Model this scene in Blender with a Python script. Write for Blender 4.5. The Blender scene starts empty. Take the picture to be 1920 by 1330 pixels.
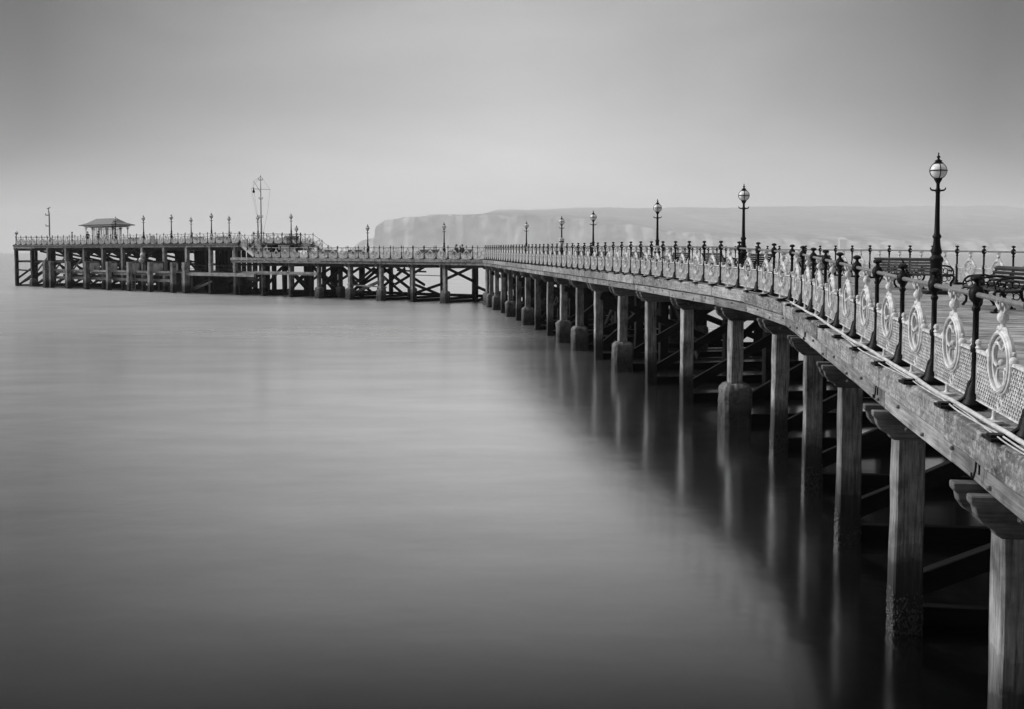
import bpy, bmesh, math, random
from mathutils import Vector, Matrix
random.seed(7)
R = math.radians
C = bpy.context.scene.collection
sc = bpy.context.scene

# ------------------------------------------------------------------ camera
EYE = 4.85
cam = bpy.data.cameras.new("camera"); co = bpy.data.objects.new("camera", cam); C.objects.link(co)
co.location = (0, 0, EYE)
co.rotation_euler = (R(90 - 3.0), 0, 0)
cam.sensor_width = 36; cam.lens = 36.0
cam.shift_y = -0.0476
cam.clip_start = 0.1; cam.clip_end = 30000
sc.camera = co

# ------------------------------------------------------------------ sky
SUN_EL, SUN_AZ = R(29), R(-75)          # azimuth from +Y, negative = to the left
w = bpy.data.worlds.new("World"); sc.world = w; w.use_nodes = True
nt = w.node_tree; N = nt.nodes; L = nt.links
for n in list(N): N.remove(n)
def node(N, t, **k):
    n = N.new(t)
    for a, b in k.items(): setattr(n, a, b)
    return n
def math_(N, L, op, a, b=None, c=None, clamp=False):
    n = N.new('ShaderNodeMath'); n.operation = op; n.use_clamp = clamp
    for i, v in enumerate((a, b, c)):
        if v is None: continue
        if isinstance(v, (int, float)): n.inputs[i].default_value = v
        else: L.new(v, n.inputs[i])
    return n.outputs[0]
def ramp(N, L, src, stops, interp='LINEAR'):
    n = N.new('ShaderNodeValToRGB'); n.color_ramp.interpolation = interp
    e = n.color_ramp.elements
    while len(e) < len(stops): e.new(0.5)
    for i, (p, v) in enumerate(stops):
        e[i].position = p; e[i].color = (v, v, v, 1)
    if src is not None: L.new(src, n.inputs[0])
    return n.outputs[0]
out = N.new('ShaderNodeOutputWorld'); bg = N.new('ShaderNodeBackground')
tc = N.new('ShaderNodeTexCoord'); sep = N.new('ShaderNodeSeparateXYZ'); L.new(tc.outputs['Generated'], sep.inputs[0])
sky = node(N, 'ShaderNodeTexSky', sky_type='NISHITA', sun_disc=False, sun_elevation=SUN_EL, sun_rotation=SUN_AZ)
sky.air_density = 1.0; sky.dust_density = 4.0
bw = N.new('ShaderNodeRGBToBW'); L.new(sky.outputs[0], bw.inputs[0])
# overcast: brightness by height, a clearer patch low ahead, soft cloud bands
el = ramp(N, L, sep.outputs['Z'], [(0.0, .98), (0.06, .86), (0.14, .55), (0.26, .39), (0.33, .33), (0.41, .2), (0.68, .13), (0.86, 1.5), (1.0, 1.9)])
x0 = math_(N, L, 'SUBTRACT', sep.outputs['X'], 0.0)
x2 = math_(N, L, 'POWER', math_(N, L, 'ABSOLUTE', x0), 1.45)
hz = ramp(N, L, sep.outputs['Z'], [(0.0, .55), (0.04, .72), (0.10, 1.05), (0.3, 1.05), (0.45, 1.0), (0.7, .7), (0.85, 0.0)])
fall = math_(N, L, 'MULTIPLY', x2, hz)
fall = math_(N, L, 'MULTIPLY', fall, 3.1)
fall = math_(N, L, 'MINIMUM', fall, 0.90)
az = math_(N, L, 'SUBTRACT', 1.0, fall)
mp = N.new('ShaderNodeMapping'); mp.inputs['Scale'].default_value = (1.3, 1.3, 4.5); mp.inputs['Rotation'].default_value = (0, R(6), 0)
L.new(tc.outputs['Generated'], mp.inputs[0])
nz = N.new('ShaderNodeTexNoise'); nz.inputs['Scale'].default_value = 1.7; nz.inputs['Detail'].default_value = 6; nz.inputs['Roughness'].default_value = .58; nz.inputs['Distortion'].default_value = .35
L.new(mp.outputs[0], nz.inputs['Vector'])
cl = ramp(N, L, nz.outputs['Fac'], [(0.28, .74), (0.42, .93), (0.52, 1.0), (0.72, 1.2)])
lum = math_(N, L, 'MULTIPLY', math_(N, L, 'MULTIPLY', el, az), cl)
# unseen sky behind the camera, dimmed so shore-facing faces get less light
bk = ramp(N, L, math_(N, L, 'MULTIPLY_ADD', sep.outputs['Y'], .5, .5), [(.35, 0.0), (.62, 1.0)])
hi = ramp(N, L, sep.outputs['Z'], [(.45, 0.0), (.85, 1.0)])
bk = math_(N, L, 'MAXIMUM', bk, hi)
lum = math_(N, L, 'MULTIPLY', lum, math_(N, L, 'MULTIPLY_ADD', bk, .78, .22))
lum = math_(N, L, 'MULTIPLY', lum, 4.6)
bwn = math_(N, L, 'MULTIPLY', bw.outputs[0], 0.008)
lum = math_(N, L, 'ADD', lum, bwn)
L.new(lum, bg.inputs['Color']); bg.inputs['Strength'].default_value = 0.1
L.new(bg.outputs[0], out.inputs[0])

# ------------------------------------------------------------------ sun behind the overcast
sl = bpy.data.lights.new("sun", 'SUN'); so = bpy.data.objects.new("sun", sl); C.objects.link(so)
sl.energy = 1.5; sl.angle = R(22); sl.color = (1, 1, 1)
d = Vector((math.sin(SUN_AZ) * math.cos(SUN_EL), math.cos(SUN_AZ) * math.cos(SUN_EL), math.sin(SUN_EL)))
so.rotation_euler = d.to_track_quat('Z', 'Y').to_euler()

sc.view_settings.view_transform = 'Standard'; sc.view_settings.look = 'None'
sc.view_settings.exposure = 1.15; sc.view_settings.gamma = 1
sc.render.engine = 'CYCLES'
sc.cycles.use_denoising = True
sc.cycles.volume_bounces = 1
sc.cycles.max_bounces = 8; sc.cycles.diffuse_bounces = 3; sc.cycles.glossy_bounces = 4
sc.cycles.sample_clamp_indirect = 4

# ------------------------------------------------------------------ materials
def mat(name):
    m = bpy.data.materials.new(name); m.use_nodes = True
    return m, m.node_tree.nodes, m.node_tree.links, m.node_tree.nodes['Principled BSDF']
def wood(name, lo, hi, axis='X', wet=True, lichen=0.0, grain=9.0, rough=.8, island=False, space='Object'):
    m, N, L, B = mat(name)
    tc = N.new('ShaderNodeTexCoord'); oi = N.new('ShaderNodeObjectInfo')
    off = N.new('ShaderNodeVectorMath'); off.operation = 'SCALE'; off.inputs[0].default_value = (37, 53, 71); L.new(oi.outputs['Random'], off.inputs['Scale'])
    add = N.new('ShaderNodeVectorMath'); L.new(tc.outputs['Object'], add.inputs[0]); L.new(off.outputs[0], add.inputs[1])
    mp = N.new('ShaderNodeMapping'); s = [grain * 3, grain * 3, grain * 3]; s['XYZ'.index(axis)] = grain * .16; mp.inputs['Scale'].default_value = s
    L.new(add.outputs[0], mp.inputs[0])
    n1 = N.new('ShaderNodeTexNoise'); n1.inputs['Scale'].default_value = 1; n1.inputs['Detail'].default_value = 6; n1.inputs['Roughness'].default_value = .7; L.new(mp.outputs[0], n1.inputs['Vector'])
    n2 = N.new('ShaderNodeTexNoise'); n2.inputs['Scale'].default_value = 1.6; n2.inputs['Detail'].default_value = 5; n2.inputs['Roughness'].default_value = .62; L.new(add.outputs[0], n2.inputs['Vector'])
    g = ramp(N, L, n1.outputs['Fac'], [(.3, lo), (.5, (lo + hi) / 2), (.68, hi)])
    st = ramp(N, L, n2.outputs['Fac'], [(.3, .34), (.5, .92), (.68, 1.3)])
    g = math_(N, L, 'MULTIPLY', g, ramp(N, L, n1.outputs['Fac'], [(.30, .25), (.37, 1)]))
    v = math_(N, L, 'MULTIPLY', g, st)
    rnd = math_(N, L, 'MULTIPLY_ADD', oi.outputs['Random'], .7, .62)
    if island:
        ge = N.new('ShaderNodeNewGeometry'); rnd = math_(N, L, 'MULTIPLY_ADD', ge.outputs['Random Per Island'], .6, .7)
    v = math_(N, L, 'MULTIPLY', v, rnd)
    if lichen:
        n3 = N.new('ShaderNodeTexNoise'); n3.inputs['Scale'].default_value = 11; n3.inputs['Detail'].default_value = 7; n3.inputs['Roughness'].default_value = .75; L.new(add.outputs[0], n3.inputs['Vector'])
        lf = ramp(N, L, n3.outputs['Fac'], [(.5, 0), (.62, 1)])
        mx = N.new('ShaderNodeMix'); mx.data_type = 'FLOAT'; L.new(math_(N, L, 'MULTIPLY', lf, lichen), mx.inputs[0]); L.new(v, mx.inputs[2]); mx.inputs[3].default_value = .68
        v = mx.outputs[0]
        n4 = N.new('ShaderNodeTexNoise'); n4.inputs['Scale'].default_value = 26; n4.inputs['Detail'].default_value = 5; L.new(add.outputs[0], n4.inputs['Vector'])
        v = math_(N, L, 'MULTIPLY', v, ramp(N, L, n4.outputs['Fac'], [(.38, .62), (.5, 1)]))
    if wet:
        ge = N.new('ShaderNodeNewGeometry'); sp = N.new('ShaderNodeSeparateXYZ'); L.new(ge.outputs['Position'], sp.inputs[0])
        zz = math_(N, L, 'MULTIPLY_ADD', n2.outputs['Fac'], -1.1, sp.outputs['Z'])
        wf = ramp(N, L, zz, [(0.0, .08), (.30, .16), (.40, .45), (.60, .65), (.66, 1.0)])
        v = math_(N, L, 'MULTIPLY', v, wf)
    L.new(v, B.inputs['Base Color']); B.inputs['Roughness'].default_value = rough
    B.inputs['Specular IOR Level'].default_value = .3
    bp = N.new('ShaderNodeBump'); bp.inputs['Strength'].default_value = .6; bp.inputs['Distance'].default_value = .012; L.new(n1.outputs['Fac'], bp.inputs['Height']); L.new(bp.outputs[0], B.inputs['Normal'])
    return m
M = {}
M['pile'] = wood('weathered_pile_timber', .045, .42, 'Z')
M['beam'] = wood('weathered_beam_timber', .035, .19, 'X')
M['kerb'] = wood('lichened_kerb_timber', .12, .36, 'X', lichen=.42, wet=False)
M['string'] = wood('stringer_timber', .10, .34, 'X', wet=False)
M['dark'] = wood('dark_shaded_timber', .005, .026, 'X')  # under-deck shade put into a near-black colour; dark kiosk and plinth share it
M['darkpile'] = wood('shaded_pile_timber', .006, .035, 'Z')  # mostly rear pile rows, under-deck shade painted into the colour
M['deck'] = wood('deck_board_timber', .16, .48, 'X', wet=False, island=True, grain=5, rough=.55)
M['slat'] = wood('bench_slat_paint', .015, .05, 'X', wet=False, rough=.4)
def paint(name, c, rough=.4, var=.25, bump=.15, metal=0, scale=14):
    m, N, L, B = mat(name)
    tc = N.new('ShaderNodeTexCoord'); n = N.new('ShaderNodeTexNoise'); n.inputs['Scale'].default_value = scale; n.inputs['Detail'].default_value = 5
    L.new(tc.outputs['Object'], n.inputs['Vector'])
    L.new(ramp(N, L, n.outputs['Fac'], [(.3, c * (1 - var)), (.7, c * (1 + var * .5))]), B.inputs['Base Color'])
    L.new(ramp(N, L, n.outputs['Fac'], [(.3, rough + .15), (.7, rough)]), B.inputs['Roughness'])
    bp = N.new('ShaderNodeBump'); bp.inputs['Strength'].default_value = bump; bp.inputs['Distance'].default_value = .01; L.new(n.outputs['Fac'], bp.inputs['Height']); L.new(bp.outputs[0], B.inputs['Normal'])
    return m
M['iron'] = paint('black_iron_paint', .0035, .42); M['iron'].node_tree.nodes['Principled BSDF'].inputs['Specular IOR Level'].default_value = .16
M['white'] = paint('white_iron_paint', .62, .45, .5, .3, scale=9)
M['rail'] = paint('worn_grey_handrail', .16, .35)
M['globe'] = paint('opal_globe_glass', .72, .12, .05, 0)
M['pipe'] = paint('white_plastic_pipe', .52, .5, .45, scale=5)
M['slate'] = paint('grey_slate_roof', .17, .6, .3, .4, scale=5)
M['cream'] = paint('pale_shelter_paint', .55, .5, .15)
M['cloth'] = paint('dark_cloth', .03, .9, .4)
M['skin'] = paint('skin', .3, .6, .1)
M['hair'] = paint('dark_hair', .02, .7, .3)
M['steel'] = paint('galvanised_steel', .13, .45, .2)
def concrete():
    m, N, L, B = mat('rough_concrete')
    tc = N.new('ShaderNodeTexCoord'); oi = N.new('ShaderNodeObjectInfo')
    add = N.new('ShaderNodeVectorMath'); L.new(tc.outputs['Object'], add.inputs[0]); L.new(oi.outputs['Random'], add.inputs[1])
    n = N.new('ShaderNodeTexNoise'); n.inputs['Scale'].default_value = 5; n.inputs['Detail'].default_value = 8; n.inputs['Roughness'].default_value = .7; L.new(add.outputs[0], n.inputs['Vector'])
    v = N.new('ShaderNodeTexVoronoi'); v.inputs['Scale'].default_value = 22; L.new(add.outputs[0], v.inputs['Vector'])
    ge = N.new('ShaderNodeNewGeometry'); sp = N.new('ShaderNodeSeparateXYZ'); L.new(ge.outputs['Position'], sp.inputs[0])
    zz = math_(N, L, 'MULTIPLY_ADD', n.outputs['Fac'], -.8, sp.outputs['Z'])
    c = math_(N, L, 'MULTIPLY', ramp(N, L, n.outputs['Fac'], [(.35, .05), (.65, .24)]), ramp(N, L, zz, [(0, .2), (.5, .75), (.8, 1)]))
    L.new(c, B.inputs['Base Color']); B.inputs['Roughness'].default_value = .85
    h = math_(N, L, 'ADD', n.outputs['Fac'], math_(N, L, 'MULTIPLY', v.outputs['Distance'], .35))
    bp = N.new('ShaderNodeBump'); bp.inputs['Strength'].default_value = 1; bp.inputs['Distance'].default_value = .04; L.new(h, bp.inputs['Height']); L.new(bp.outputs[0], B.inputs['Normal'])
    return m
M['concrete'] = concrete()
M['mussel'] = paint('wet_mussels', .035, .35, .8, .5, scale=30)
def water():
    m, N, L, B = mat('calm_sea_water')
    N.remove(B); out = N['Material Output']
    tc = N.new('ShaderNodeTexCoord')
    def nz(scale, det, mpx):
        mp = N.new('ShaderNodeMapping'); mp.inputs['Scale'].default_value = mpx; L.new(tc.outputs['Object'], mp.inputs[0])
        n = N.new('ShaderNodeTexNoise'); n.inputs['Scale'].default_value = scale; n.inputs['Detail'].default_value = det; n.inputs['Roughness'].default_value = .6
        L.new(mp.outputs[0], n.inputs['Vector']); return n.outputs['Fac']
    a = nz(.55, 3, (1, .9, 1)); b = nz(.05, 4, (.5, 1.6, 1)); c = nz(3.5, 3, (.5, 1.5, 1)); e = nz(.35, 5, (.45, 1.4, 1))
    h = math_(N, L, 'ADD', a, math_(N, L, 'MULTIPLY', c, .10))
    bp = N.new('ShaderNodeBump'); bp.inputs['Strength'].default_value = .18; bp.inputs['Distance'].default_value = .05; L.new(h, bp.inputs['Height'])
    gl = N.new('ShaderNodeBsdfGlossy'); L.new(ramp(N, L, b, [(.35, .12), (.65, .19)]), gl.inputs['Roughness']); L.new(bp.outputs[0], gl.inputs['Normal']); gl.inputs['Color'].default_value = (1, 1, 1, 1)
    gp = N.new('ShaderNodeNewGeometry'); sy = N.new('ShaderNodeSeparateXYZ'); L.new(gp.outputs['Position'], sy.inputs[0])
    fe = ramp(N, L, math_(N, L, 'MULTIPLY', sy.outputs['Y'], .005), [(.12, .0), (.34, .16), (.6, .22)])   # livelier water beyond the pier's shelter
    L.new(math_(N, L, 'ADD', fe, ramp(N, L, b, [(.35, .11), (.65, .16)])), gl.inputs['Roughness'])
    df = N.new('ShaderNodeBsdfDiffuse'); df.inputs['Color'].default_value = (.002, .002, .002, 1)
    lw = N.new('ShaderNodeLayerWeight'); lw.inputs['Blend'].default_value = .5     # reflectance of the time-averaged surface against the angle of view
    f = ramp(N, L, lw.outputs['Facing'], [(0, .03), (.5, .05), (.58, .14), (.66, .43), (.74, .72), (.84, .92), (1, .97)])
    f = math_(N, L, 'MULTIPLY', f, ramp(N, L, e, [(.3, .90), (.7, 1.05)]))
    mx = N.new('ShaderNodeMixShader'); L.new(f, mx.inputs[0]); L.new(df.outputs[0], mx.inputs[1]); L.new(gl.outputs[0], mx.inputs[2]); L.new(mx.outputs[0], out.inputs[0])
    return m
M['water'] = water()

# ------------------------------------------------------------------ helpers
def link(name, me, parent=None, mtx=None, m=None):
    o = bpy.data.objects.new(name, me); C.objects.link(o)
    if parent is not None: o.parent = parent
    if mtx is not None: o.matrix_local = mtx
    if m is not None and me is not None and len(me.materials) == 0: me.materials.append(m)
    return o
class MB:
    def __init__(s): s.v = []; s.f = []
    def add(s, vs, fs):
        b = len(s.v); s.v += [tuple(v) for v in vs]; s.f += [tuple(b + i for i in f) for f in fs]
    def box(s, a, b, mtx=None):
        x0, y0, z0 = a; x1, y1, z1 = b
        vs = [Vector(p) for p in ((x0,y0,z0),(x1,y0,z0),(x1,y1,z0),(x0,y1,z0),(x0,y0,z1),(x1,y0,z1),(x1,y1,z1),(x0,y1,z1))]
        if mtx is not None: vs = [mtx @ v for v in vs]
        s.add(vs, [(0,3,2,1),(4,5,6,7),(0,1,5,4),(1,2,6,5),(2,3,7,6),(3,0,4,7)])
    def tube(s, pts, r, n=8, closed=False, caps=True, flat=None):
        pts = [Vector(p) for p in pts]; k = len(pts); rings = []
        rr = r if isinstance(r, (list, tuple)) else [r] * k
        up = None
        for i, p in enumerate(pts):
            a = pts[(i - 1) % k] if (closed or i > 0) else pts[i]
            b = pts[(i + 1) % k] if (closed or i < k - 1) else pts[i]
            t = (b - a).normalized()
            if up is None:
                up = Vector((0, 0, 1)) if abs(t.z) < .9 else Vector((1, 0, 0))
                if flat is not None: up = Vector(flat)
            u = (up - t * up.dot(t));
            if u.length < 1e-6: u = t.orthogonal()
            u.normalize(); vv = t.cross(u)
            if flat is None: up = u
            rings.append([p + (u * math.cos(2*math.pi*j/n) + vv * math.sin(2*math.pi*j/n)) * rr[i] for j in range(n)])
        vs = [q for rg in rings for q in rg]; fs = []
        for i in range(k if closed else k - 1):
            i2 = (i + 1) % k
            for j in range(n):
                fs.append((i*n+j, i*n+(j+1)%n, i2*n+(j+1)%n, i2*n+j))
        if not closed and caps:
            fs.append(tuple(reversed(range(n)))); fs.append(tuple((k-1)*n + j for j in range(n)))
        s.add(vs, fs)
    def lathe(s, prof, n=16, c=(0, 0, 0), sx=1, sy=1):
        k = len(prof); vs = []
        for r, z in prof:
            for j in range(n):
                a = 2*math.pi*(j+.5)/n
                vs.append((c[0] + r*sx*math.cos(a), c[1] + r*sy*math.sin(a), c[2] + z))
        fs = [(i*n+j, i*n+(j+1)%n, (i+1)*n+(j+1)%n, (i+1)*n+j) for i in range(k-1) for j in range(n)]
        fs.append(tuple(reversed(range(n)))); fs.append(tuple((k-1)*n+j for j in range(n)))
        s.add(vs, fs)
    def sphere(s, c, r, n=12, m=8, sz=1):
        prof = [(max(1e-4, r*math.sin(math.pi*i/m)), -r*sz*math.cos(math.pi*i/m)) for i in range(m+1)]
        s.lathe(prof, n, c)
    def prism(s, poly, axis_a, axis_b, origin, depth_vec):
        o = Vector(origin); A = Vector(axis_a); Bv = Vector(axis_b); D = Vector(depth_vec); n = len(poly)
        vs = [o + A*p[0] + Bv*p[1] for p in poly] + [o + A*p[0] + Bv*p[1] + D for p in poly]
        fs = [tuple(range(n)), tuple(reversed(range(n, 2*n)))] + [(i, i+n, (i+1)%n+n, (i+1)%n) for i in range(n)]
        s.add(vs, fs)
    def mesh(s, name, m=None, smooth=None, bevel=None):
        me = bpy.data.meshes.new(name); me.from_pydata(s.v, [], s.f); me.update()
        if bevel or True:
            bm = bmesh.new(); bm.from_mesh(me); bmesh.ops.recalc_face_normals(bm, faces=bm.faces)
            if bevel: bmesh.ops.bevel(bm, geom=[e for e in bm.edges if e.calc_face_angle(0) > .6], offset=bevel, segments=1, affect='EDGES')
            if smooth:
                for f in bm.faces: f.smooth = True
                for e in bm.edges: e.smooth = e.calc_face_angle(0) < smooth
            bm.to_mesh(me); bm.free()
        if m: me.materials.append(m)
        return me
    def obj(s, name, m, parent=None, mtx=None, **k):
        return link(name, s.mesh(name, m, **k), parent, mtx)
def thing(name, label, cat, loc=(0,0,0), rz=0, group=None):
    o = bpy.data.objects.new(name, None); C.objects.link(o); o.location = loc; o.rotation_euler = (0, 0, rz); o.empty_display_size = .2
    o['label'] = label; o['category'] = cat
    if group: o['group'] = group
    return o
def tag(o, label=None, cat=None, group=None, kind=None):
    for k, v in (('label', label), ('category', cat), ('group', group), ('kind', kind)):
        if v: o[k] = v
    return o
def copy_tree(o, parent=None):
    c = o.copy(); C.objects.link(c); c.parent = parent
    for ch in list(o.children): copy_tree(ch, c)
    return c
def frame(p, ux, uz=Vector((0,0,1)), sx=1):
    x = Vector(ux).normalized(); z = Vector(uz); y = z.cross(x).normalized(); z = x.cross(y).normalized()
    return Matrix(((x.x*sx, y.x, z.x, p[0]), (x.y*sx, y.y, z.y, p[1]), (x.z*sx, y.z, z.z, p[2]), (0,0,0,1)))
_rough = {}
def beam(name, p0, p1, wd, ht, m, parent=None, bev=.012):
    """timber from p0 to p1 (centre line); grain runs along local X; slightly uneven faces"""
    p0 = Vector(p0); p1 = Vector(p1); ln = (p1 - p0).length
    b = MB(); n = max(1, min(10, int(ln / .6))); vs = []
    for i in range(n + 1):
        x = ln * i / n
        j = lambda a: a * (1 + random.uniform(-.035, .035))
        vs += [(x, -j(wd)/2, -j(ht)/2), (x, j(wd)/2, -j(ht)/2), (x, j(wd)/2, j(ht)/2), (x, -j(wd)/2, j(ht)/2)]
    fs = [(0,1,2,3), tuple(4*n + k for k in (3,2,1,0))]
    for i in range(n):
        for k in range(4): fs.append((4*i+k, 4*(i+1)+k, 4*(i+1)+(k+1)%4, 4*i+(k+1)%4))
    b.add(vs, fs)
    me = b.mesh(name, m, bevel=bev if min(wd, ht) > .1 else None)
    o = link(name, me, parent, frame(p0 - (parent.location if parent else Vector()), p1 - p0))
    return o

# ------------------------------------------------------------------ plan of the pier
W = 9.3
U = Vector((-.79, .614, 0)).normalized(); NN = Vector((.614, .79, 0)).normalized()
O3 = Vector((-2.44, 93.7, 0))
def P3(t, d=0, z=0): return O3 + U*t + NN*d + Vector((0, 0, z))
def t_at(x, d=0):
    """distance along the outer arm where a sight line with tangent (x-960)/1920 crosses the line at depth d"""
    q = (x - 960) / 1920.0; b = O3 + NN*d
    return (q*b.y - b.x) / (U.x - q*U.y)
ST = []
for y, e in ((3.0,-1.72),(5.36,-1.64),(9.88,-1.507),(12.9,-1.43),(18,-1.27),(21.5,-1.165)):
    F = Vector((3.06+.144*y, y, 0)); ST.append((F, F + Vector((.9898,-.1425,0))*W, e))
ST.append((Vector((6.40,23.2,0)), Vector((15.85,23.4,0)), -1.12))
ST.append((Vector((6.34,26.8,0)), Vector((15.9,25.6,0)), -1.02))
for y, e in ((29.4,-.96),(38.4,-.88),(55,-.82),(68,-.77),(80,-.72),(88,-.69)):
    F = Vector((9.85-.131*y, y, 0)); ST.append((F, F + Vector((.9915,.1299,0))*W, e))
ST.append((Vector((-2.44,93.7,0)), Vector((6.26,98.8,0)), -.68))
for t, e in ((4,-.67),(18,-.64),(24,-.63)): ST.append((P3(t), P3(t, W), e))
for F, Rr, e in ST:
    F.z = EYE + e; Rr.z = F.z - .14*max(0, min(1, (99 - Rr.y)/12, (Rr.y - 18)/8))      # the deck falls a little towards its far side
class Path:
    def __init__(s, pts):
        s.p = [Vector(p) for p in pts]; s.s = [0]
        for a, b in zip(s.p, s.p[1:]): s.s.append(s.s[-1] + (b-a).length)
        s.len = s.s[-1]
    def at(s, d):
        i = 0
        while i < len(s.p)-2 and s.s[i+1] < d: i += 1
        k = (d - s.s[i]) / (s.s[i+1]-s.s[i]); return s.p[i].lerp(s.p[i+1], k)
    def tan(s, d): return (s.at(min(s.len, d+.05)) - s.at(max(0, d-.05))).normalized()
    def find_y(s, y):
        for i in range(len(s.p)-1):
            a, b = s.p[i].y, s.p[i+1].y
            if min(a,b) <= y <= max(a,b) and a != b: return s.s[i] + (y-a)/(b-a)*(s.s[i+1]-s.s[i])
ZL = EYE - .62; ZU = 5.88; ZS = 2.40
FR = Path([a[0] for a in ST] + [P3(37.2, 0, ZL)])
RR = Path([a[1] for a in ST] + [P3(37.2, W, ZL)])

# ------------------------------------------------------------------ sea
b = MB(); X0, X1, Y0, Y1 = -12000, 12000, -300, 15000
b.add([(X0,Y0,0),(X1,Y0,0),(X1,Y1,0),(X0,Y1,0)], [(0,1,2,3)])
o = b.obj('sea', M['water']); tag(o, 'smooth grey long-exposure sea', kind='structure')
b = MB(); b.add([(X0,Y0,-6),(X1,Y0,-6),(X1,Y1,-6),(X0,Y1,-6)], [(0,1,2,3)])
o = b.obj('seabed', M['concrete']); tag(o, 'sea floor', kind='structure')

# ------------------------------------------------------------------ pier: deck boards
pier = thing('pier', 'long timber pier that curves from the right foreground out to the double-decked head', 'pier', (ST[1][0].x, ST[1][0].y, 0))
PO = pier.location.copy()
def rel(p): return Vector(p) - PO
b = MB()
inset = .26
for (F0, R0, e0), (F1, R1, e1) in zip(ST, ST[1:]):
    n = max(1, round(max((F1-F0).length, (R1-R0).length) / .19))
    for i in range(n):
        g = .012 / max((F1-F0).length, .1)
        k0, k1 = i/n + g, (i+1)/n
        a, b_, c, d_ = F0.lerp(F1,k0), R0.lerp(R1,k0), R0.lerp(R1,k1), F0.lerp(F1,k1)
        ac = (b_-a).normalized()*inset; dc = (c-d_).normalized()*inset
        dz = Vector((0,0,random.uniform(-.004,.004)))
        q = [rel(v)+dz for v in (a+ac, b_-ac, c-dc, d_+dc)]
        b.add([v-Vector((0,0,.06)) for v in q] + q, [(0,3,2,1),(4,5,6,7),(0,1,5,4),(1,2,6,5),(2,3,7,6),(3,0,4,7)])
n = 70
for i in range(n):      # wide concourse below the upper deck
    t0, t1 = 24 + 13.2*i/n + .012, 24 + 13.2*(i+1)/n
    q = [rel(P3(t0, inset, ZL)), rel(P3(t0, 11.2, ZL)), rel(P3(t1, 11.2, ZL)), rel(P3(t1, inset, ZL))]
    b.add([v-Vector((0,0,.06)) for v in q] + q, [(0,3,2,1),(4,5,6,7),(0,1,5,4),(1,2,6,5),(2,3,7,6),(3,0,4,7)])
b.obj('deck', M['deck'], pier)
# kerb beams and stringers, piece by piece along both edges
def edge_run(path, s0, s1, side, parent, step=4.57):
    s = s0
    while s < s1 - .3:
        e = min(s + step, s1)
        for br in [v for v in path.s if s + .4 < v < e - .4]: e = br; break
        a, c = path.at(s), path.at(e); t = (c-a).normalized(); nrm = Vector((-t.y, t.x, 0)).normalized()*side
        g = t*.010; dz_ = Vector((0,0,random.uniform(-.012,.004))) + nrm*random.uniform(-.012,.012)
        beam('edge_beam', a+g+nrm*.02+dz_+Vector((0,0,-.15)), c-g+nrm*.02+dz_+Vector((0,0,-.15+random.uniform(-.006,.006))), .5, .30, M['kerb'], parent, bev=.02)
        beam('stringer', a+g+nrm*.05+Vector((0,0,-.44)), c-g+nrm*.05+Vector((0,0,-.44+random.uniform(-.01,.01))), .28, .225, M['string'], parent)
        s = e
edge_run(FR, 0, FR.len, 1, pier)
edge_run(RR, RR.find_y(23.5), RR.find_y(98), -1, pier)
edge_run(RR, RR.find_y(98.2), RR.len-10, -1, pier)

# piles, crossheads, ties and braces
def pile_mesh(w_, h, name='pile', m='pile', seg=9):
    b = MB(); vs = []; ox = oy = 0; tw = random.uniform(-.02,.02)
    for i in range(seg+1):
        z = h*i/seg; ox += random.uniform(-.007,.007); oy += random.uniform(-.007,.007)
        for sx, sy in ((-1,-1),(1,-1),(1,1),(-1,1)):
            vs.append((ox + sx*w_/2*(1+random.uniform(-.05,.05)), oy + sy*w_/2*(1+random.uniform(-.05,.05)), z))
    fs = [(3,2,1,0), tuple(4*seg+k for k in range(4))]
    for i in range(seg):
        for k in range(4): fs.append((4*i+k, 4*i+(k+1)%4, 4*(i+1)+(k+1)%4, 4*(i+1)+k))
    b.add(vs, fs); return b.mesh(name, M[m], bevel=.022)
PILES = [pile_mesh(.355, 1.0*5.4) for _ in range(8)]
DPILES = [pile_mesh(.38, 5.4, m='darkpile') for _ in range(4)]
def jacket_mesh():
    from mathutils import noise
    b = MB(); n = 24; sd = random.uniform(0, 99)
    zs = [-1.5, -.6] + [-.3 + .11*k for k in range(13)] + [1.10, 1.17, 1.20]; vs = []
    for z in zs:
        r = .385 if z < 1.1 else (.36 if z < 1.16 else (.30 if z < 1.19 else .21))
        for k in range(n):
            a = 2*math.pi*(k+.5)/n; q = max(abs(math.cos(a)), abs(math.sin(a)))
            rr = min(r/q, r*1.30)
            w_ = noise.noise(Vector((math.cos(a)*1.6, math.sin(a)*1.6, z*1.7+sd)))*.045 + noise.noise(Vector((math.cos(a)*6, math.sin(a)*6, z*7+sd)))*.025
            rr += w_
            vs.append((rr*math.cos(a), rr*math.sin(a), z + (noise.noise(Vector((math.cos(a)*2, math.sin(a)*2, sd)))*.06 if z > .9 else 0)))
    fs = [(i*n+j, i*n+(j+1)%n, (i+1)*n+(j+1)%n, (i+1)*n+j) for i in range(len(zs)-1) for j in range(n)]
    fs.append(tuple((len(zs)-1)*n+j for j in range(n))); b.add(vs, fs)
    return b.mesh('concrete_jacket', M['concrete'])
JACK = [jacket_mesh() for _ in range(4)]
def mussel_mesh():
    b = MB()
    for _ in range(900):
        side = random.randrange(4); u = random.uniform(-.18,.18); z = random.triangular(-.1,.62,.0); r = random.uniform(.006,.017)
        off = .18; p = [(u,-off),(off,u),(u,off),(-off,u)][side]
        b.sphere((p[0], p[1], z), r, 5, 4, random.uniform(.8,1.8))
    return b.mesh('mussels', M['mussel'])
MUS = mussel_mesh()
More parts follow.
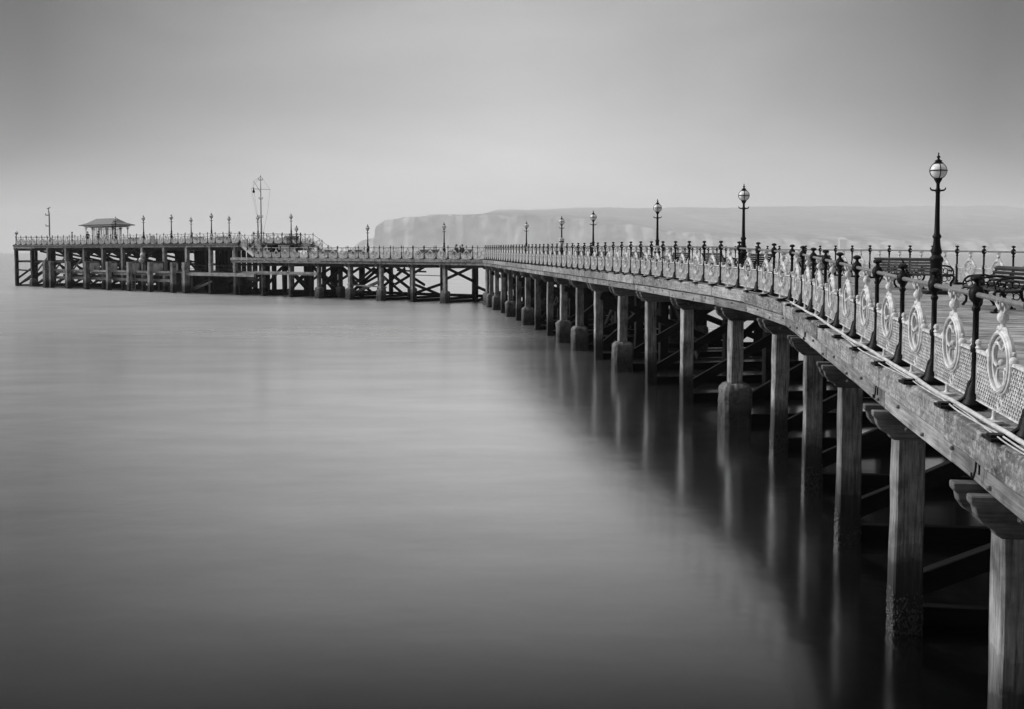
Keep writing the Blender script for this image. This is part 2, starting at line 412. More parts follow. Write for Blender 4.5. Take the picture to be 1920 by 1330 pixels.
def put_pile(p, ztop, rz, parent, jack=False, mus=False, dark=False, lib=None):
    me = random.choice(lib or (DPILES if dark else PILES)); po = parent.location
    z0 = -1.2
    mt = Matrix.Translation(Vector((p.x, p.y, z0)) - po) @ Matrix.Rotation(rz, 4, 'Z') @ Matrix.Rotation(random.uniform(-.008,.008), 4, 'X') @ Matrix.Rotation(random.uniform(-.006,.006), 4, 'Y') @ Matrix.Diagonal((1,1,(ztop-z0)/5.4,1))
    o = link('pile', me, parent, mt)
    def sub(me, nm):
        c = link(nm, me, o); c.matrix_local = mt.inverted() @ (Matrix.Translation(Vector((p.x,p.y,0)) - po) @ Matrix.Rotation(rz,4,'Z')); return c
    if jack: sub(random.choice(JACK), 'concrete_jacket')
    if mus: tag(sub(MUS, 'mussels'), kind='stuff')
    return o
def cross_mesh(length, over=.38):
    """pair of crosshead timbers with ogee ends, local x = across, top at z=0"""
    b = MB(); h = .36
    og = [(0,0),(0,-.06),(.035,-.10),(.05,-.17),(.10,-.24),(.19,-.29),(.21,-.33),(.26,-h)]
    left = [(-over+p[0], p[1]) for p in og]; right = [(length+over-p[0], p[1]) for p in reversed(og)]
    for y in (-.335, .195):
        b.prism(left + right, (1,0,0), (0,0,1), (0,y,0), (0,.14,0))
    return b.mesh('crosshead', M['beam'], bevel=.01)
CROSS = {}
def bolt_mesh():
    b = MB(); b.lathe([(.03,0),(.03,.03),(.015,.05)], 6); return b.mesh('bolt', M['steel'])
BOLT = bolt_mesh()
def bent(p, across, width, zdeck, parent, rows, jacks=(), mus=False, dark_rows=True, brace=True, tie=True, front_name=None, lowtie=.12, cross=True):
    """one transverse frame of the pier"""
    a = Vector((across.x, across.y, 0)).normalized(); rz = math.atan2(a.y, a.x); zt = zdeck - .545
    for i, dd in enumerate(rows):
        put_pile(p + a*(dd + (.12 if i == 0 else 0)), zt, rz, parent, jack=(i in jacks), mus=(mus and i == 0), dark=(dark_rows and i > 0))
    key = round(width, 1)
    if key not in CROSS: CROSS[key] = cross_mesh(width)
    if cross: link('crosshead', CROSS[key], parent, frame(Vector((p.x, p.y, zt-.005)) - parent.location, a))
    side = Vector((-a.y, a.x, 0))
    if tie:
        beam('tie_beam', p + a*.1 + side*.27 + Vector((0,0,lowtie)), p + a*(width-.1) + side*.27 + Vector((0,0,lowtie+.03)), .16, .26, M['dark'], parent)
    if brace:
        for r0, r1, dr in brace:
            z0, z1 = (.35, zt-.55) if dr > 0 else (zt-.55, .5)
            sd = side * (.43 if dr > 0 else -.28)
            beam('diagonal_brace', p + a*(rows[r0]+.1) + sd + Vector((0,0,z0)), p + a*rows[r1] + sd + Vector((0,0,z1)), .15, .30, M['dark'], parent)
rows = (0, 3.1, 6.2, 9.3)
BENTS = []
for i, y in enumerate((4.9, 8.93, 12.95, 16.95, 20.95, 24.9)):
    s = FR.find_y(y); p = FR.at(s); t = FR.tan(s); p = Vector((p.x, p.y, 0))
    ac = Vector((t.y, -t.x, 0)); 
    if i == 5: ac = Vector((1, .0, 0)); p.x += .05
    BENTS.append((p, ac, FR.at(s).z, False))
for k in range(15):
    y = 28.5 + 4.4*k; s = FR.find_y(y); p = FR.at(s); t = FR.tan(s)
    BENTS.append((Vector((p.x, p.y, 0)), Vector((t.y, -t.x, 0)), p.z, k in (0,3,5,6,9,11,13,14)))
BENTS.append((Vector((-2.3, 94.0, 0)), Vector((.86, .5, 0)), EYE-.68, True))
for i, (p, ac, z, j) in enumerate(BENTS):
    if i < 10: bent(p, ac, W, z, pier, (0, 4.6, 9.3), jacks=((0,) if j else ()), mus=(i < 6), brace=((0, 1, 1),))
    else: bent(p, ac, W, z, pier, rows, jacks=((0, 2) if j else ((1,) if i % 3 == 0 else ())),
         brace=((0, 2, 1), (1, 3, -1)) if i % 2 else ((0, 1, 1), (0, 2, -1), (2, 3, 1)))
# longitudinal braces between bents (dark, set back under the deck)
for i in range(9, len(BENTS)-1):
    p, ac, z, j = BENTS[i]; p2, ac2, z2, j2 = BENTS[i+1]
    for k, dd in enumerate((3.1, 9.3)):
        a_ = p + ac*(dd+.27); b_ = p2 + ac2*(dd+.27)
        if (i+k) % 2: beam('longitudinal_brace', a_ + Vector((0,0,.5)), b_ + Vector((0,0,z2-1.0)), .14, .28, M['dark'], pier)
        else: beam('longitudinal_brace', a_ + Vector((0,0,z-1.0)), b_ + Vector((0,0,.5)), .14, .28, M['dark'], pier)
# joists under the boards
for dd in (1.6, 3.1, 4.7, 6.2, 7.8):
    fr = dd / W
    pts = [Vector(F.lerp(Rr, fr)) - Vector((0,0,.24)) for F, Rr, e in ST] 
    b = MB()
    for a_, c_ in zip(pts, pts[1:]):
        L_ = (c_-a_).length; b.box((0,-.14,-.17),(L_,.14,.17), frame(rel(a_), c_-a_))
    b.obj('joist', M['dark'], pier)

# outer arm
XS3 = [833, 773, 713, 655, 597]
T3 = [t_at(x) for x in XS3]; T3 += [T3[-1]+4.6, T3[-1]+9.2]
rows3 = (0, 4.6, 9.3)
for i, t in enumerate(T3):
    bent(P3(t), NN, W if i < 5 else 10.8, ZL-.02, pier, rows3 if i < 4 else (0, 3.1, 6.2, 9.0, 10.8), jacks=((0,1) if i in (2,3,4) else ((0,) if i == 0 else ())),
         brace=(() if i < 3 else ((0,1,1),(1,2,-1))), dark_rows=(i != 1))
def xbrace(t0, t1, d, z0, z1, parent):
    beam('longitudinal_brace', P3(t0,d,z0), P3(t1,d,z1), .14, .26, M['dark'], parent)
    beam('longitudinal_brace', P3(t0,d+.16,z1), P3(t1,d+.16,z0), .14, .26, M['dark'], parent)
TT = [-.2] + T3
xbrace(TT[0], TT[1], 4.3, .0, 1.6, pier)
xbrace(TT[1], TT[2], 4.3, 2.0, 3.5, pier)
xbrace(TT[2], TT[3], 4.3, .5, 1.7, pier)
for i in range(3, 7):
    xbrace(TT[i], TT[i+1], 3.4, .5, 3.2, pier); xbrace(TT[i], TT[i+1], 6.5, 1.4, 3.4, pier)
for i in range(0, 7):
    beam('waling', P3(TT[i], 4.3, .55), P3(TT[i+1], 4.3, .50), .14, .16, M['dark'], pier)
    beam('waling', P3(TT[i], 9.0, .40), P3(TT[i+1], 9.0, .40), .14, .16, M['dark'], pier)
beam('waling', P3(TT[3]-.5, .35, 1.35), P3(TT[4]+.6, .35, 1.5), .16, .12, M['string'], pier)
beam('waling', P3(TT[2]-.2, 4.6, 2.45), P3(TT[3]+.2, 4.6, 2.5), .08, .07, M['dark'], pier)
beam('broken_beam', P3(TT[3]-2.0, 4.5, 2.85), P3(TT[3]+2.0, 4.5, 2.95), .2, .16, M['dark'], pier)
beam('longitudinal_brace', P3(TT[3]+.2, 1.0, 2.2), P3(TT[4]-.2, 1.0, .8), .14, .3, M['beam'], pier)

# ------------------------------------------------------------------ pier head with upper deck
head = thing('jetty', 'double-decked timber jetty head on many piles at the left end of the pier', 'jetty', tuple(P3(61, 6.5, 0)))
HO = head.location.copy()
TE0, TE1, DH = 35.8, 87.0, 10.9
b = MB(); n = 260
for i in range(n):
    t0 = TE0 + (TE1-TE0)*i/n + .012; t1 = TE0 + (TE1-TE0)*(i+1)/n
    q = [P3(t, dd, ZU) - HO for t, dd in ((t0,.26),(t0,DH-.26),(t1,DH-.26),(t1,.26))]
    b.add([v-Vector((0,0,.06)) for v in q] + q, [(0,3,2,1),(4,5,6,7),(0,1,5,4),(1,2,6,5),(2,3,7,6),(3,0,4,7)])
b.obj('upper_deck', M['deck'], head)
HT = [TE1 - .1 - 4.57*k for k in range(12)]
for dd, sgn in ((-.0, -1), (DH, 1)):
    tt = [TE1+.4] + HT[1:] + [TE0]
    for t0, t1 in zip(tt, tt[1:]):
        nn_ = NN*sgn*.02
        beam('edge_beam', P3(t0, dd, ZU-.12)+nn_, P3(t1+.01, dd, ZU-.12)+nn_, .5, .24, M['beam'], head)
        beam('stringer', P3(t0, dd, ZU-.355)+nn_*2.5, P3(t1+.01, dd, ZU-.355)+nn_*2.5, .28, .21, M['string'], head)
for t in (TE0-.02, TE1+.12):
    beam('edge_beam', P3(t, .26, ZU-.121), P3(t, DH-.26, ZU-.121), .24, .238, M['beam'], head)
for dd in (2.75, 5.5, 8.2):
    beam('joist', P3(TE0+.2, dd, ZU-.3), P3(TE1-.2, dd, ZU-.3), .3, .46, M['dark'], head)
HM = [pile_mesh(.42, 5.4) for _ in range(3)]; HD = [pile_mesh(.42, 5.4, m='darkpile') for _ in range(3)]
hx = cross_mesh(DH, .3)
for k, t in enumerate(HT):
    for r, dd in enumerate((0, 2.75, 5.5, 8.2, 10.9)):
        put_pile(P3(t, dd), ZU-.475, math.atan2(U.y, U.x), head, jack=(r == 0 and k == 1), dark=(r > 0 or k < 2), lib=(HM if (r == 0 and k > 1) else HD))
    link('crosshead', hx, head, frame(P3(t, 0, ZU-.48)-HO, NN))
    beam('tie_beam', P3(t+.3, .1, .1), P3(t+.3, DH, .12), .16, .24, M['dark'], head)
    if k < 7:
        beam('tie_beam', P3(t+.3, .1, 3.55), P3(t+.3, DH, 3.55), .16, .24, M['dark'], head)
        for (r0, r1, z0, z1) in ((.1,3.3,1.2,3.4),(3.3,9.9,5.0,3.6),(5.5,10.7,3.4,.4),(6.6,.2,3.5,.3)):
            beam('diagonal_brace', P3(t-.3, r0, z0), P3(t-.3, r1, z1), .14, .26, M['dark'], head)
for k in range(11):
    t0, t1 = HT[k], HT[k+1]
    if k < 3:
        beam('waling', P3(t0, .3, 3.52), P3(t1, .3, 3.52), .14, .26, M['dark'], head)
        beam('longitudinal_brace', P3(t0-.1, .34, .25), P3(t1+.1, .34, 2.0), .14, .26, M['dark'], head)
    beam('waling', P3(t0, .3, .12), P3(t1, .3, .12), .14, .2, M['dark'], head)
    if k == 0: beam('waling', P3(t0, .35, 2.3), P3(t1, .35, 2.2), .14, .2, M['dark'], head)
    if 1 <= k <= 3: beam('longitudinal_brace', P3(t0, .5, 2.0), P3(t1-.2, .5, 5.2), .12, .2, M['beam'], head)
    if 1 <= k <= 6:
        for dd in (3.5, 9.7):
            beam('longitudinal_brace', P3(t0, dd, 5.2), P3(t1, dd, 3.6), .14, .28, M['dark'], head)
            beam('longitudinal_brace', P3(t0, dd+.2, 3.4), P3(t1, dd+.2, .5), .14, .28, M['dark'], head)
            beam('longitudinal_brace', P3(t1, dd+.36, 3.4), P3(t0, dd+.36, .5), .14, .28, M['dark'], head)
    if 2 <= k <= 6:
        for dd in (1.6, 6.8):
            j1, j2, j3 = [random.uniform(-.45, .45) for _ in range(3)]
            if random.random() < .75: beam('longitudinal_brace', P3(t0+j1, dd, 5.1), P3(t1, dd, 2.9+j2), .14, random.uniform(.22,.45), M['dark'], head)
            if random.random() < .75: beam('longitudinal_brace', P3(t1, dd+.2, 5.1+j3*.4), P3(t0, dd+.2, 2.9-j2), .14, random.uniform(.22,.45), M['dark'], head)
            beam('waling', P3(t0, dd+.4, 4.9), P3(t1, dd+.4, 4.9), .14, .4, M['dark'], head)
            beam('waling', P3(t0, dd+.4, 1.6), P3(t1, dd+.4, 1.6), .14, .4, M['dark'], head)
    for dd in (5.7, 10.7): beam('waling', P3(t0, dd, 3.3), P3(t1, dd, 3.3), .12, .14, M['dark'], head)
# lower working deck inside the head (dark planking behind the landing stage)
b = MB()
for i in range(120):
    t0 = t_at(300, 0) - i*.22 + 14; t1 = t0 - .205
    q = [P3(t, dd, ZS+.02) - HO for t, dd in ((t0,.6),(t0,10.4),(t1,10.4),(t1,.6))]
    b.add([v-Vector((0,0,.08)) for v in q] + q, [(0,3,2,1),(4,5,6,7),(0,1,5,4),(1,2,6,5),(2,3,7,6),(3,0,4,7)])
b.obj('lower_deck', M['deck'], head)

# ------------------------------------------------------------------ landing stage with fender piles
stage = thing('landing_stage', 'low timber landing stage with fender piles along the front of the pier head', 'landing stage', tuple(P3(60, -.8, 0)))
GO = stage.location.copy()
FM = [pile_mesh(.55, 5.4, 'fender_pile') for _ in range(3)]
tf = [t_at(x, -1.1) for x in (86, 97, 128, 163, 204, 243, 282, 325, 339, 348)]
for i, t in enumerate(tf):
    me = FM[i % 3]; zt = 3.62 if i else 3.75
    wdt = 1.25 if i in (0,) else (.85 if i < 8 else .7)
    mt = Matrix.Translation(P3(t, -1.1 + (.5 if i == 8 else 0), -1.2) - GO) @ Matrix.Rotation(math.atan2(U.y, U.x), 4, 'Z') @ Matrix.Diagonal((wdt, 1, (zt+1.2)/5.4, 1))
    link('fender_pile', me, stage, mt)
ts0, ts1 = tf[1], tf[7]
for t0, t1 in zip(tf[1:8], tf[2:8]):
    beam('stage_beam', P3(t0-.3, -.75, 2.42), P3(t1+.3, -.75, 2.42), .18, .26, M['string'], stage)
    beam('stage_beam', P3(t0-.3, -.6, 2.12), P3(t1+.3, -.6, 2.12), .2, .26, M['string'], stage)
    beam('stage_beam', P3(t0-.3, -.7, 1.42), P3(t1+.3, -.7, 1.42), .2, .34, M['beam'], stage)
def plank_wall(t0, t1, d, z0, z1):
    b = MB(); n = int(abs(t1-t0)/.26)
    for i in range(n):
        a_ = t0 + (t1-t0)*i/n; c_ = t0 + (t1-t0)*(i+.9)/n; zz = random.uniform(-.04,.04)
        q = [P3(a_,d,0)-GO, P3(c_,d,0)-GO, P3(c_,d+.1,0)-GO, P3(a_,d+.1,0)-GO]
        b.add([v+Vector((0,0,z0)) for v in q]+[v+Vector((0,0,z1+zz)) for v in q], [(0,3,2,1),(4,5,6,7),(0,1,5,4),(1,2,6,5),(2,3,7,6),(3,0,4,7)])
    b.obj('plank_screen', M['beam'], stage)
    beam('screen_cap', P3(t0, d+.05, z1+.12), P3(t1, d+.05, z1+.12), .24, .1, M['dark'], stage)
for x0, x1 in ((166,187),(206,220),(247,262),(285,306),(327,334),(341,350)):
    plank_wall(t_at(x0,-.4), t_at(x1,-.4), -.4, 2.5, 3.5)
tw0, tw1 = t_at(350, -1.0), t_at(478, -1.0)
beam('stage_beam', P3(tw0, -1.0, 2.28), P3(tw1, -1.0, 2.28), .3, .34, M['string'], stage)
b = MB(); n = int(abs(tw1-tw0)/.2)
for i in range(n):
    a_ = tw0+(tw1-tw0)*i/n; c_ = tw0+(tw1-tw0)*(i+.93)/n
    q = [P3(t, dd, 2.47)-GO for t, dd in ((a_,-.9),(a_,.5),(c_,.5),(c_,-.9))]
    b.add([v-Vector((0,0,.06)) for v in q]+q, [(0,3,2,1),(4,5,6,7),(0,1,5,4),(1,2,6,5),(2,3,7,6),(3,0,4,7)])
b.obj('planking', M['deck'], stage)
for x in (357, 372): 
    pass
for x, dd in ((395,-.6),(402, .3),(450,.2)):
    put_pile(P3(t_at(x,dd), dd), 2.2, math.atan2(U.y,U.x), stage, dark=True)
beam('diagonal_brace', P3(t_at(353,-.7), -.7, .15), P3(t_at(398,-.7), -.7, 1.5), .16, .28, M['beam'], stage)
for dd in (1.2, 4.1, 6.9, 9.6):
    tk = [t_at(300, dd) - 2.3*k for k in range(9)]
    for k, (t0, t1) in enumerate(zip(tk, tk[1:])):
        put_pile(P3(t0, dd), 2.3, math.atan2(U.y,U.x), stage, dark=True)
        for z_ in (.25, .95, 1.75): beam('waling', P3(t0+.25, dd+.25, z_), P3(t1-.25, dd+.25, z_+.05), .14, .34, M['dark'], stage, bev=0)
        if k % 2: beam('diagonal_brace', P3(t0, dd-.25, .3), P3(t1-2, dd-.25, 2.1), .14, .3, M['dark'], stage)
# handrail of the stage
for i, t in enumerate([tw0 + (tw1-tw0)*k/5 for k in range(6)]):
    beam('handrail_post', P3(t, -.6, 2.5), P3(t, -.6, 3.35), .06, .06, M['iron'], stage)
for z in (2.9, 3.3): beam('handrail', P3(tw0,-.6,z), P3(tw1,-.6,z), .04, .04, M['iron'], stage)

gang = thing('hanging_walkway', 'narrow slatted walkway hung on rods under the outer deck', 'walkway', tuple(P3(28, -.2, 2.4)))
go = gang.location.copy()
g0, g1 = t_at(478, -.2), t_at(596, -.2)
beam('walkway_beam', P3(g0,-.2,2.62), P3(g1,-.2,2.62), .12, .26, M['string'], gang)
beam('walkway_plank', P3(g0+1.2,-.25,2.43), P3(g1,-.25,2.43), .5, .07, M['kerb'], gang)
for x in (505,517,528,541,554,567,580):
    t = t_at(x, -.2)
    beam('hanging_rod', P3(t, -.2, 2.3), P3(t, -.2, 3.64), .07, .07, M['string'], gang)
# outer end fender dolphin planks
pl = thing('plank_stack', 'stack of pale planks lying on the landing stage right of its handrail', 'planks', tuple(P3(t_at(465,0), 0, 2.5)))
for k in range(4):
    t = t_at(456 + k, 0)
    beam('plank', P3(t, -.2+k*.14, 2.54+.10*(k % 2)), P3(t-2.6-.3*k, -.2+k*.14, 2.54+.10*(k % 2)), .2, .09, M['kerb'], pl)

# ------------------------------------------------------------------ railing kit
def post_mesh():
    b = MB()
    b.box((-.13,-.09,0),(.13,.34,.028))                      # sole plate reaching out over the kerb
    b.lathe([(.13,.035),(.125,.06),(.10,.09),(.085,.14),(.07,.20),(.05,.25),(.036,.29),(.032,.34),(.030,.53),(.045,.55),(.045,.60),(.030,.62),
             (.028,.93),(.04,.95),(.04,.975),(.028,.99),(.034,1.02),(.062,1.05),(.072,1.09),(.072,1.13),(.055,1.165),(.03,1.185),(.020,1.215),(.03,1.225),(.056,1.235),(.062,1.252),(.054,1.272),(.03,1.285),(.004,1.290)], 14)
    b.box((-.06,.21,.028),(.06,.32,.05))
    b.prism([(0,.03),(.26,.03),(.22,.05),(.14,.07),(.085,.11),(.07,.17),(.055,.25),(0,.31)], (0,1,0), (0,0,1), (-.028,0,0), (.056,0,0))
    return b.mesh('post', M['iron'], smooth=.7)
def arc(c, r, a0, a1, n, y=0):
    return [(c[0]+r*math.cos(R(a0+(a1-a0)*i/n)), y, c[1]+r*math.sin(R(a0+(a1-a0)*i/n))) for i in range(n+1)]
def panel_mesh(L_=1.52):
    """white cast panel, local x along the rail, centred at x=0"""
    b = MB(); hw = L_/2 - .075; z0, z1 = .09, .56; cz = .545; Rc = .275
    b.tube([(-Rc-.01,0,z1),(-hw,0,z1),(-hw,0,z0),(hw,0,z0),(hw,0,z1),(Rc+.01,0,z1)], .014, 4, flat=(0,1,0))
    b.box((-hw,-.02,z1-.008),(-Rc-.01,.02,z1+.02)); b.box((Rc+.01,-.02,z1-.008),(hw,.02,z1+.02))
    # fish-scale lattice
    px, pz = .062, .037; rowi = 0; z = z0 + pz
    while z < z1 - .01:
        x = -hw + (px/2 if rowi % 2 else 0)
        while x < hw - px*.5:
            cx = x + px/2
            inside = (cx**2 + (z-cz)**2) < (Rc+.02)**2
            if not inside:
                w_ = .006; y0, y1 = -.006, .006
                pts = [(-px/2, 0), (-px*.30, -pz*.72), (0, -pz*1.0), (px*.30, -pz*.72), (px/2, 0)]
                for (xa, za), (xb, zb) in zip(pts, pts[1:]):
                    dx, dz = xb-xa, zb-za; l = math.hypot(dx, dz); nx, nz_ = -dz/l*w_, dx/l*w_
                    vs = [(cx+xa-nx,y0,z+za-nz_),(cx+xb-nx,y0,z+zb-nz_),(cx+xb+nx,y0,z+zb+nz_),(cx+xa+nx,y0,z+za+nz_)]
                    vs += [(v[0],y1,v[2]) for v in vs]
                    b.add(vs, [(0,1,2,3),(7,6,5,4),(0,4,5,1),(2,6,7,3)])
            x += px
        z += pz; rowi += 1
    # ring, moulded
    b.tube(arc((0,cz), Rc, 0, 360-12, 29), .028, 8, closed=True, flat=(0,1,0)); b.tube(arc((0,cz), Rc-.012, 0, 360-12, 29, .028), .016, 6, closed=True, flat=(0,1,0)); b.tube(arc((0,cz), Rc-.012, 0, 360-12, 29, -.028), .016, 6, closed=True, flat=(0,1,0))
    b.tube(arc((0,cz), Rc-.045, 0, 360-12, 29), .014, 6, closed=True, flat=(0,1,0))
    # trefoil tracery
    for a in (90-62, 90+62, 270):
        c = (.125*math.cos(R(a)), cz+.125*math.sin(R(a)))
        b.tube(arc(c, .105, a-125, a+125, 16), [.012+.010*math.sin(math.pi*i/16) for i in range(17)], 6, flat=(0,1,0))
    b.sphere((0,0,cz), .03, 8, 6)
    # side balls and post finials
    for sx in (-1, 1):
        b.sphere((sx*(Rc+.045),0,cz+.05), .042, 10, 7); b.sphere((sx*(Rc+.045),0,cz+.115), .02, 8, 5)
        b.lathe([(.02,0),(.03,.015),(.018,.035),(.03,.06),(.024,.085),(.004,.10)], 8, c=(sx*(hw-.01),0,z1+.02))
    # neck, bulb and crown up to the handrail
    b.lathe([(.03,.0),(.04,.02),(.026,.04),(.020,.07),(.028,.085),(.046,.10),(.054,.125),(.048,.155),(.03,.175),(.022,.20),(.03,.225),(.018,.25),(.014,.285),(.014,.30)], 10, c=(0,0,cz+Rc-.0))
    for sx in (-1, 1):
        b.tube([(sx*.03,0,cz+Rc+.17),(sx*.062,0,cz+Rc+.20),(sx*.04,0,cz+Rc+.235)], .013, 5)
        b.tube([(sx*.012,.03*sx,cz+Rc+.20),(sx*.045,.045*sx,cz+Rc+.25),(sx*.02,.05*sx,cz+Rc+.285)], [.012,.012,.004], 5)
        b.tube([(sx*.012,-.03*sx,cz+Rc+.20),(sx*.04,-.04*sx,cz+Rc+.25),(sx*.055,-.05*sx,cz+Rc+.275)], [.012,.012,.004], 5)
        b.tube([(sx*.03,0,cz+Rc+.03),(sx*.10,0,cz+Rc+.03),(sx*.15,0,cz+Rc-.03)], [.018,.02,.008], 6)
    # lower scroll and foot
    b.tube(arc((0,.165), .055, 100, -240, 14), .012, 6, flat=(0,1,0))
    b.tube(arc((.0,.235), .035, 250, -60, 10), .010, 6, flat=(0,1,0))
    b.lathe([(.085,0),(.085,.022),(.03,.032),(.018,.05),(.016,.11)], 14, c=(0,.05,0))
    return b.mesh('panel', M['white'], smooth=.6)
POST, PANEL = post_mesh(), panel_mesh()
def rail_line(pts, parent, name='handrail', z=1.10, r=.026, m='rail'):
    b = MB(); p = [Vector(q) + Vector((0,0,z)) - parent.location for q in pts]
    b.tube(p, r, 8); o = b.obj(name, M[m], parent, smooth=.7)
def railing(pts, label, first=None, name='railing', n_rail=True, skip_panel=()):
    """pts: post positions in walking order, outward side on the left"""
    t = thing(name, label, 'railing', tuple(pts[0]), 0, 'ornate railings of the pier')
    for i, p in enumerate(pts):
        a = pts[max(0, i-1)]; c = pts[min(len(pts)-1, i+1)]; dr = c - a; dr.z = 0
        link('post', POST, t, frame(p - t.location, dr))
        if i < len(pts)-1 and i not in skip_panel:
            q = pts[i+1]; mid = (p+q)/2; dd = q - p
            link('panel', PANEL, t, frame(mid - t.location, dd, sx=dd.length/1.52))
    rail_line(pts, t)
    return t
def posts_on(path, s0, s1, step=1.52):
    n = max(1, round((s1-s0)/step)); return [path.at(s0 + (s1-s0)*i/n) for i in range(n+1)]
sA = FR.find_y(5.36); sK = FR.find_y(24.93)
railing(posts_on(FR, sA, sK, 1.522), 'ornate white-panelled railing with black posts running from the right foreground to the bend')
sB = FR.find_y(93.7)
railing(posts_on(FR, sK, sB, 1.52)[0:], 'ornate railing along the seaward edge of the long middle stretch of the pier')
t_end = t_at(477)
sC = sB + t_end
railing(posts_on(FR, sB, sC, 1.52), 'ornate railing seen broadside along the outer arm between the sharp corner and the pier head')
def rev(l): return list(reversed(l))
sR0 = RR.find_y(28.0); sR1 = RR.find_y(98.78)
pr = posts_on(RR, sR0, sR1, 1.52)
railing(rev(pr), 'ornate railing on the far side of the deck behind the benches')
ta = [P3(-3.5 + 1.52*i, W, ZL) for i in range(0, 24)]
railing(rev(ta), 'ornate railing on the far side of the outer arm, glimpsed behind its front railing')
# upper deck
n = 35; pu = [P3(TE0 + .1 + (TE1-TE0-.1)*i/n, 0, ZU) for i in range(n+1)]
railing(pu, 'ornate railing along the front edge of the upper deck')
pe = [P3(TE1, DH*i/7, ZU) for i in range(8)]
railing(pe, 'ornate railing across the far left end of the upper deck')
pb = [P3(TE0 + .1 + (TE1-TE0-.1)*i/n, DH, ZU) for i in range(n+1)]
railing(rev(pb), 'ornate railing along the rear edge of the upper deck')
pm = [P3(TE0+.1, 2.1 + (8.9-2.1)*i/5, ZU) for i in range(6)]
railing(rev(pm), 'short ornate railing between the two stairs at the right end of the upper deck')
# stairs
def stair(d0, d1, label, t_bot):
    st = thing('staircase', label, 'staircase', tuple(P3((TE0+t_bot)/2, (d0+d1)/2, ZL)))
    so_ = st.location; n = 9; run = TE0 - t_bot
    for d_ in (d0, d1):
        beam('stringer', P3(TE0, d_, ZU-.15), P3(t_bot, d_, ZL+.1), .08, .34, M['cream'], st)
    b = MB()
    for i in range(n):
        t = TE0 - run*(i+1)/n; z = ZU - (ZU-ZL)*(i+1)/n + .04
        q = [P3(t, d0, z)-so_, P3(t, d1, z)-so_, P3(t+run/n, d1, z)-so_, P3(t+run/n, d0, z)-so_]
        b.add([v-Vector((0,0,.04)) for v in q]+q, [(0,3,2,1),(4,5,6,7),(0,1,5,4),(1,2,6,5),(2,3,7,6),(3,0,4,7)])
    tr = b.obj('treads', M['deck'], st)
    for d_ in (d0, d1):
        ps = [P3(TE0, d_, ZU), P3((TE0+t_bot)/2, d_, (ZU+ZL)/2), P3(t_bot, d_, ZL)]
        for i, p in enumerate(ps):
            link('post', POST, st, frame(p - so_, -U))
        for p, q in zip(ps, ps[1:]):
            dd = q-p; mid = (p+q)/2
            mt = Matrix(((dd.x/1.52, -0.0, 0, mid.x-so_.x), (dd.y/1.52, 1, 0, mid.y-so_.y), (dd.z/1.52, 0, 1, mid.z-so_.z), (0,0,0,1)))
            nx = NN; mt[0][1], mt[1][1] = nx.x, nx.y
            link('panel', PANEL, st, mt)
        rail_line(ps, st)
    return st
stair(.05, 1.9, 'front stair with pale stringers going down from the upper deck', t_at(478) )
stair(8.9, 10.8, 'rear stair with iron railings going down behind the mast', TE0-3.2)

# ------------------------------------------------------------------ lamps
def make_lamp():
    t = thing('street_lamp', 'lamp', 'lamp post')
    b = MB()
    b.box((-.19,-.19,0),(.19,.19,.05))
    b.lathe([(.165,.05),(.165,.13),(.15,.16),(.145,.80),(.16,.83),(.175,.88),(.165,.93),(.125,.97),(.105,1.01),(.13,1.05),(.135,1.09),(.10,1.22),(.082,1.40),(.088,1.43),(.11,1.46),(.11,1.49),(.085,1.53),(.07,1.56),
             (.060,2.0),(.052,2.60),(.06,2.62),(.06,2.70),(.045,2.73),(.042,2.83),(.05,2.86),(.065,2.89),(.095,2.94),(.105,2.98),(.04,3.0)], 16)
    b.obj('column', M['iron'], t, smooth=.6)
    b = MB()
    pts = [(-.21,0,2.745),(-.20,0,2.70),(-.16,0,2.675),(-.08,0,2.665),(0,0,2.67),(.08,0,2.665),(.16,0,2.675),(.20,0,2.70),(.21,0,2.745)]
    b.tube(pts, [.014,.02,.024,.024,.024,.024,.024,.02,.014], 8); b.obj('ladder_bar', M['iron'], t, smooth=.7)
    b = MB(); b.sphere((0,0,3.175), .205, 28, 20); g = b.obj('globe', M['globe'], t, smooth=1.5)
    b = MB(); rr = .212
    for a in (76, 166):
        b.tube([(rr*math.cos(R(k*12))*math.cos(R(a)), rr*math.cos(R(k*12))*math.sin(R(a)), 3.175+rr*math.sin(R(k*12))) for k in range(30)], .0125, 6, closed=True)
    b.tube([(rr*math.cos(R(k*12)), rr*math.sin(R(k*12)), 3.175) for k in range(30)], .015, 6, closed=True)
    b.obj('globe_cage', M['iron'], t, smooth=.8)
    b = MB(); b.lathe([(.115,3.352),(.12,3.375),(.10,3.39),(.075,3.40),(.09,3.42),(.088,3.435),(.05,3.455),(.03,3.475),(.025,3.495),(.045,3.52),(.045,3.54),(.02,3.565),(.012,3.585),(.022,3.60),(.018,3.62),(.003,3.65)], 14)
    b.obj('finial', M['iron'], t, smooth=.7)
    return t
def zdeck_at(y):
    s = FR.find_y(y); return FR.at(s).z
lamp0 = make_lamp(); used = False
def lamp(p, label, rz=0):
    global used
    o = lamp0 if not used else copy_tree(lamp0); used = True
    o.location = p; o.rotation_euler = (0,0,rz); o['label'] = label; o['category'] = 'lamp post'; o['group'] = 'white globe lamp posts along the pier'
    return o
def on_centre(x, c=14.5):
    Y = 1920*c/(x-708.5); return Vector((c - .131*Y, Y, 0))
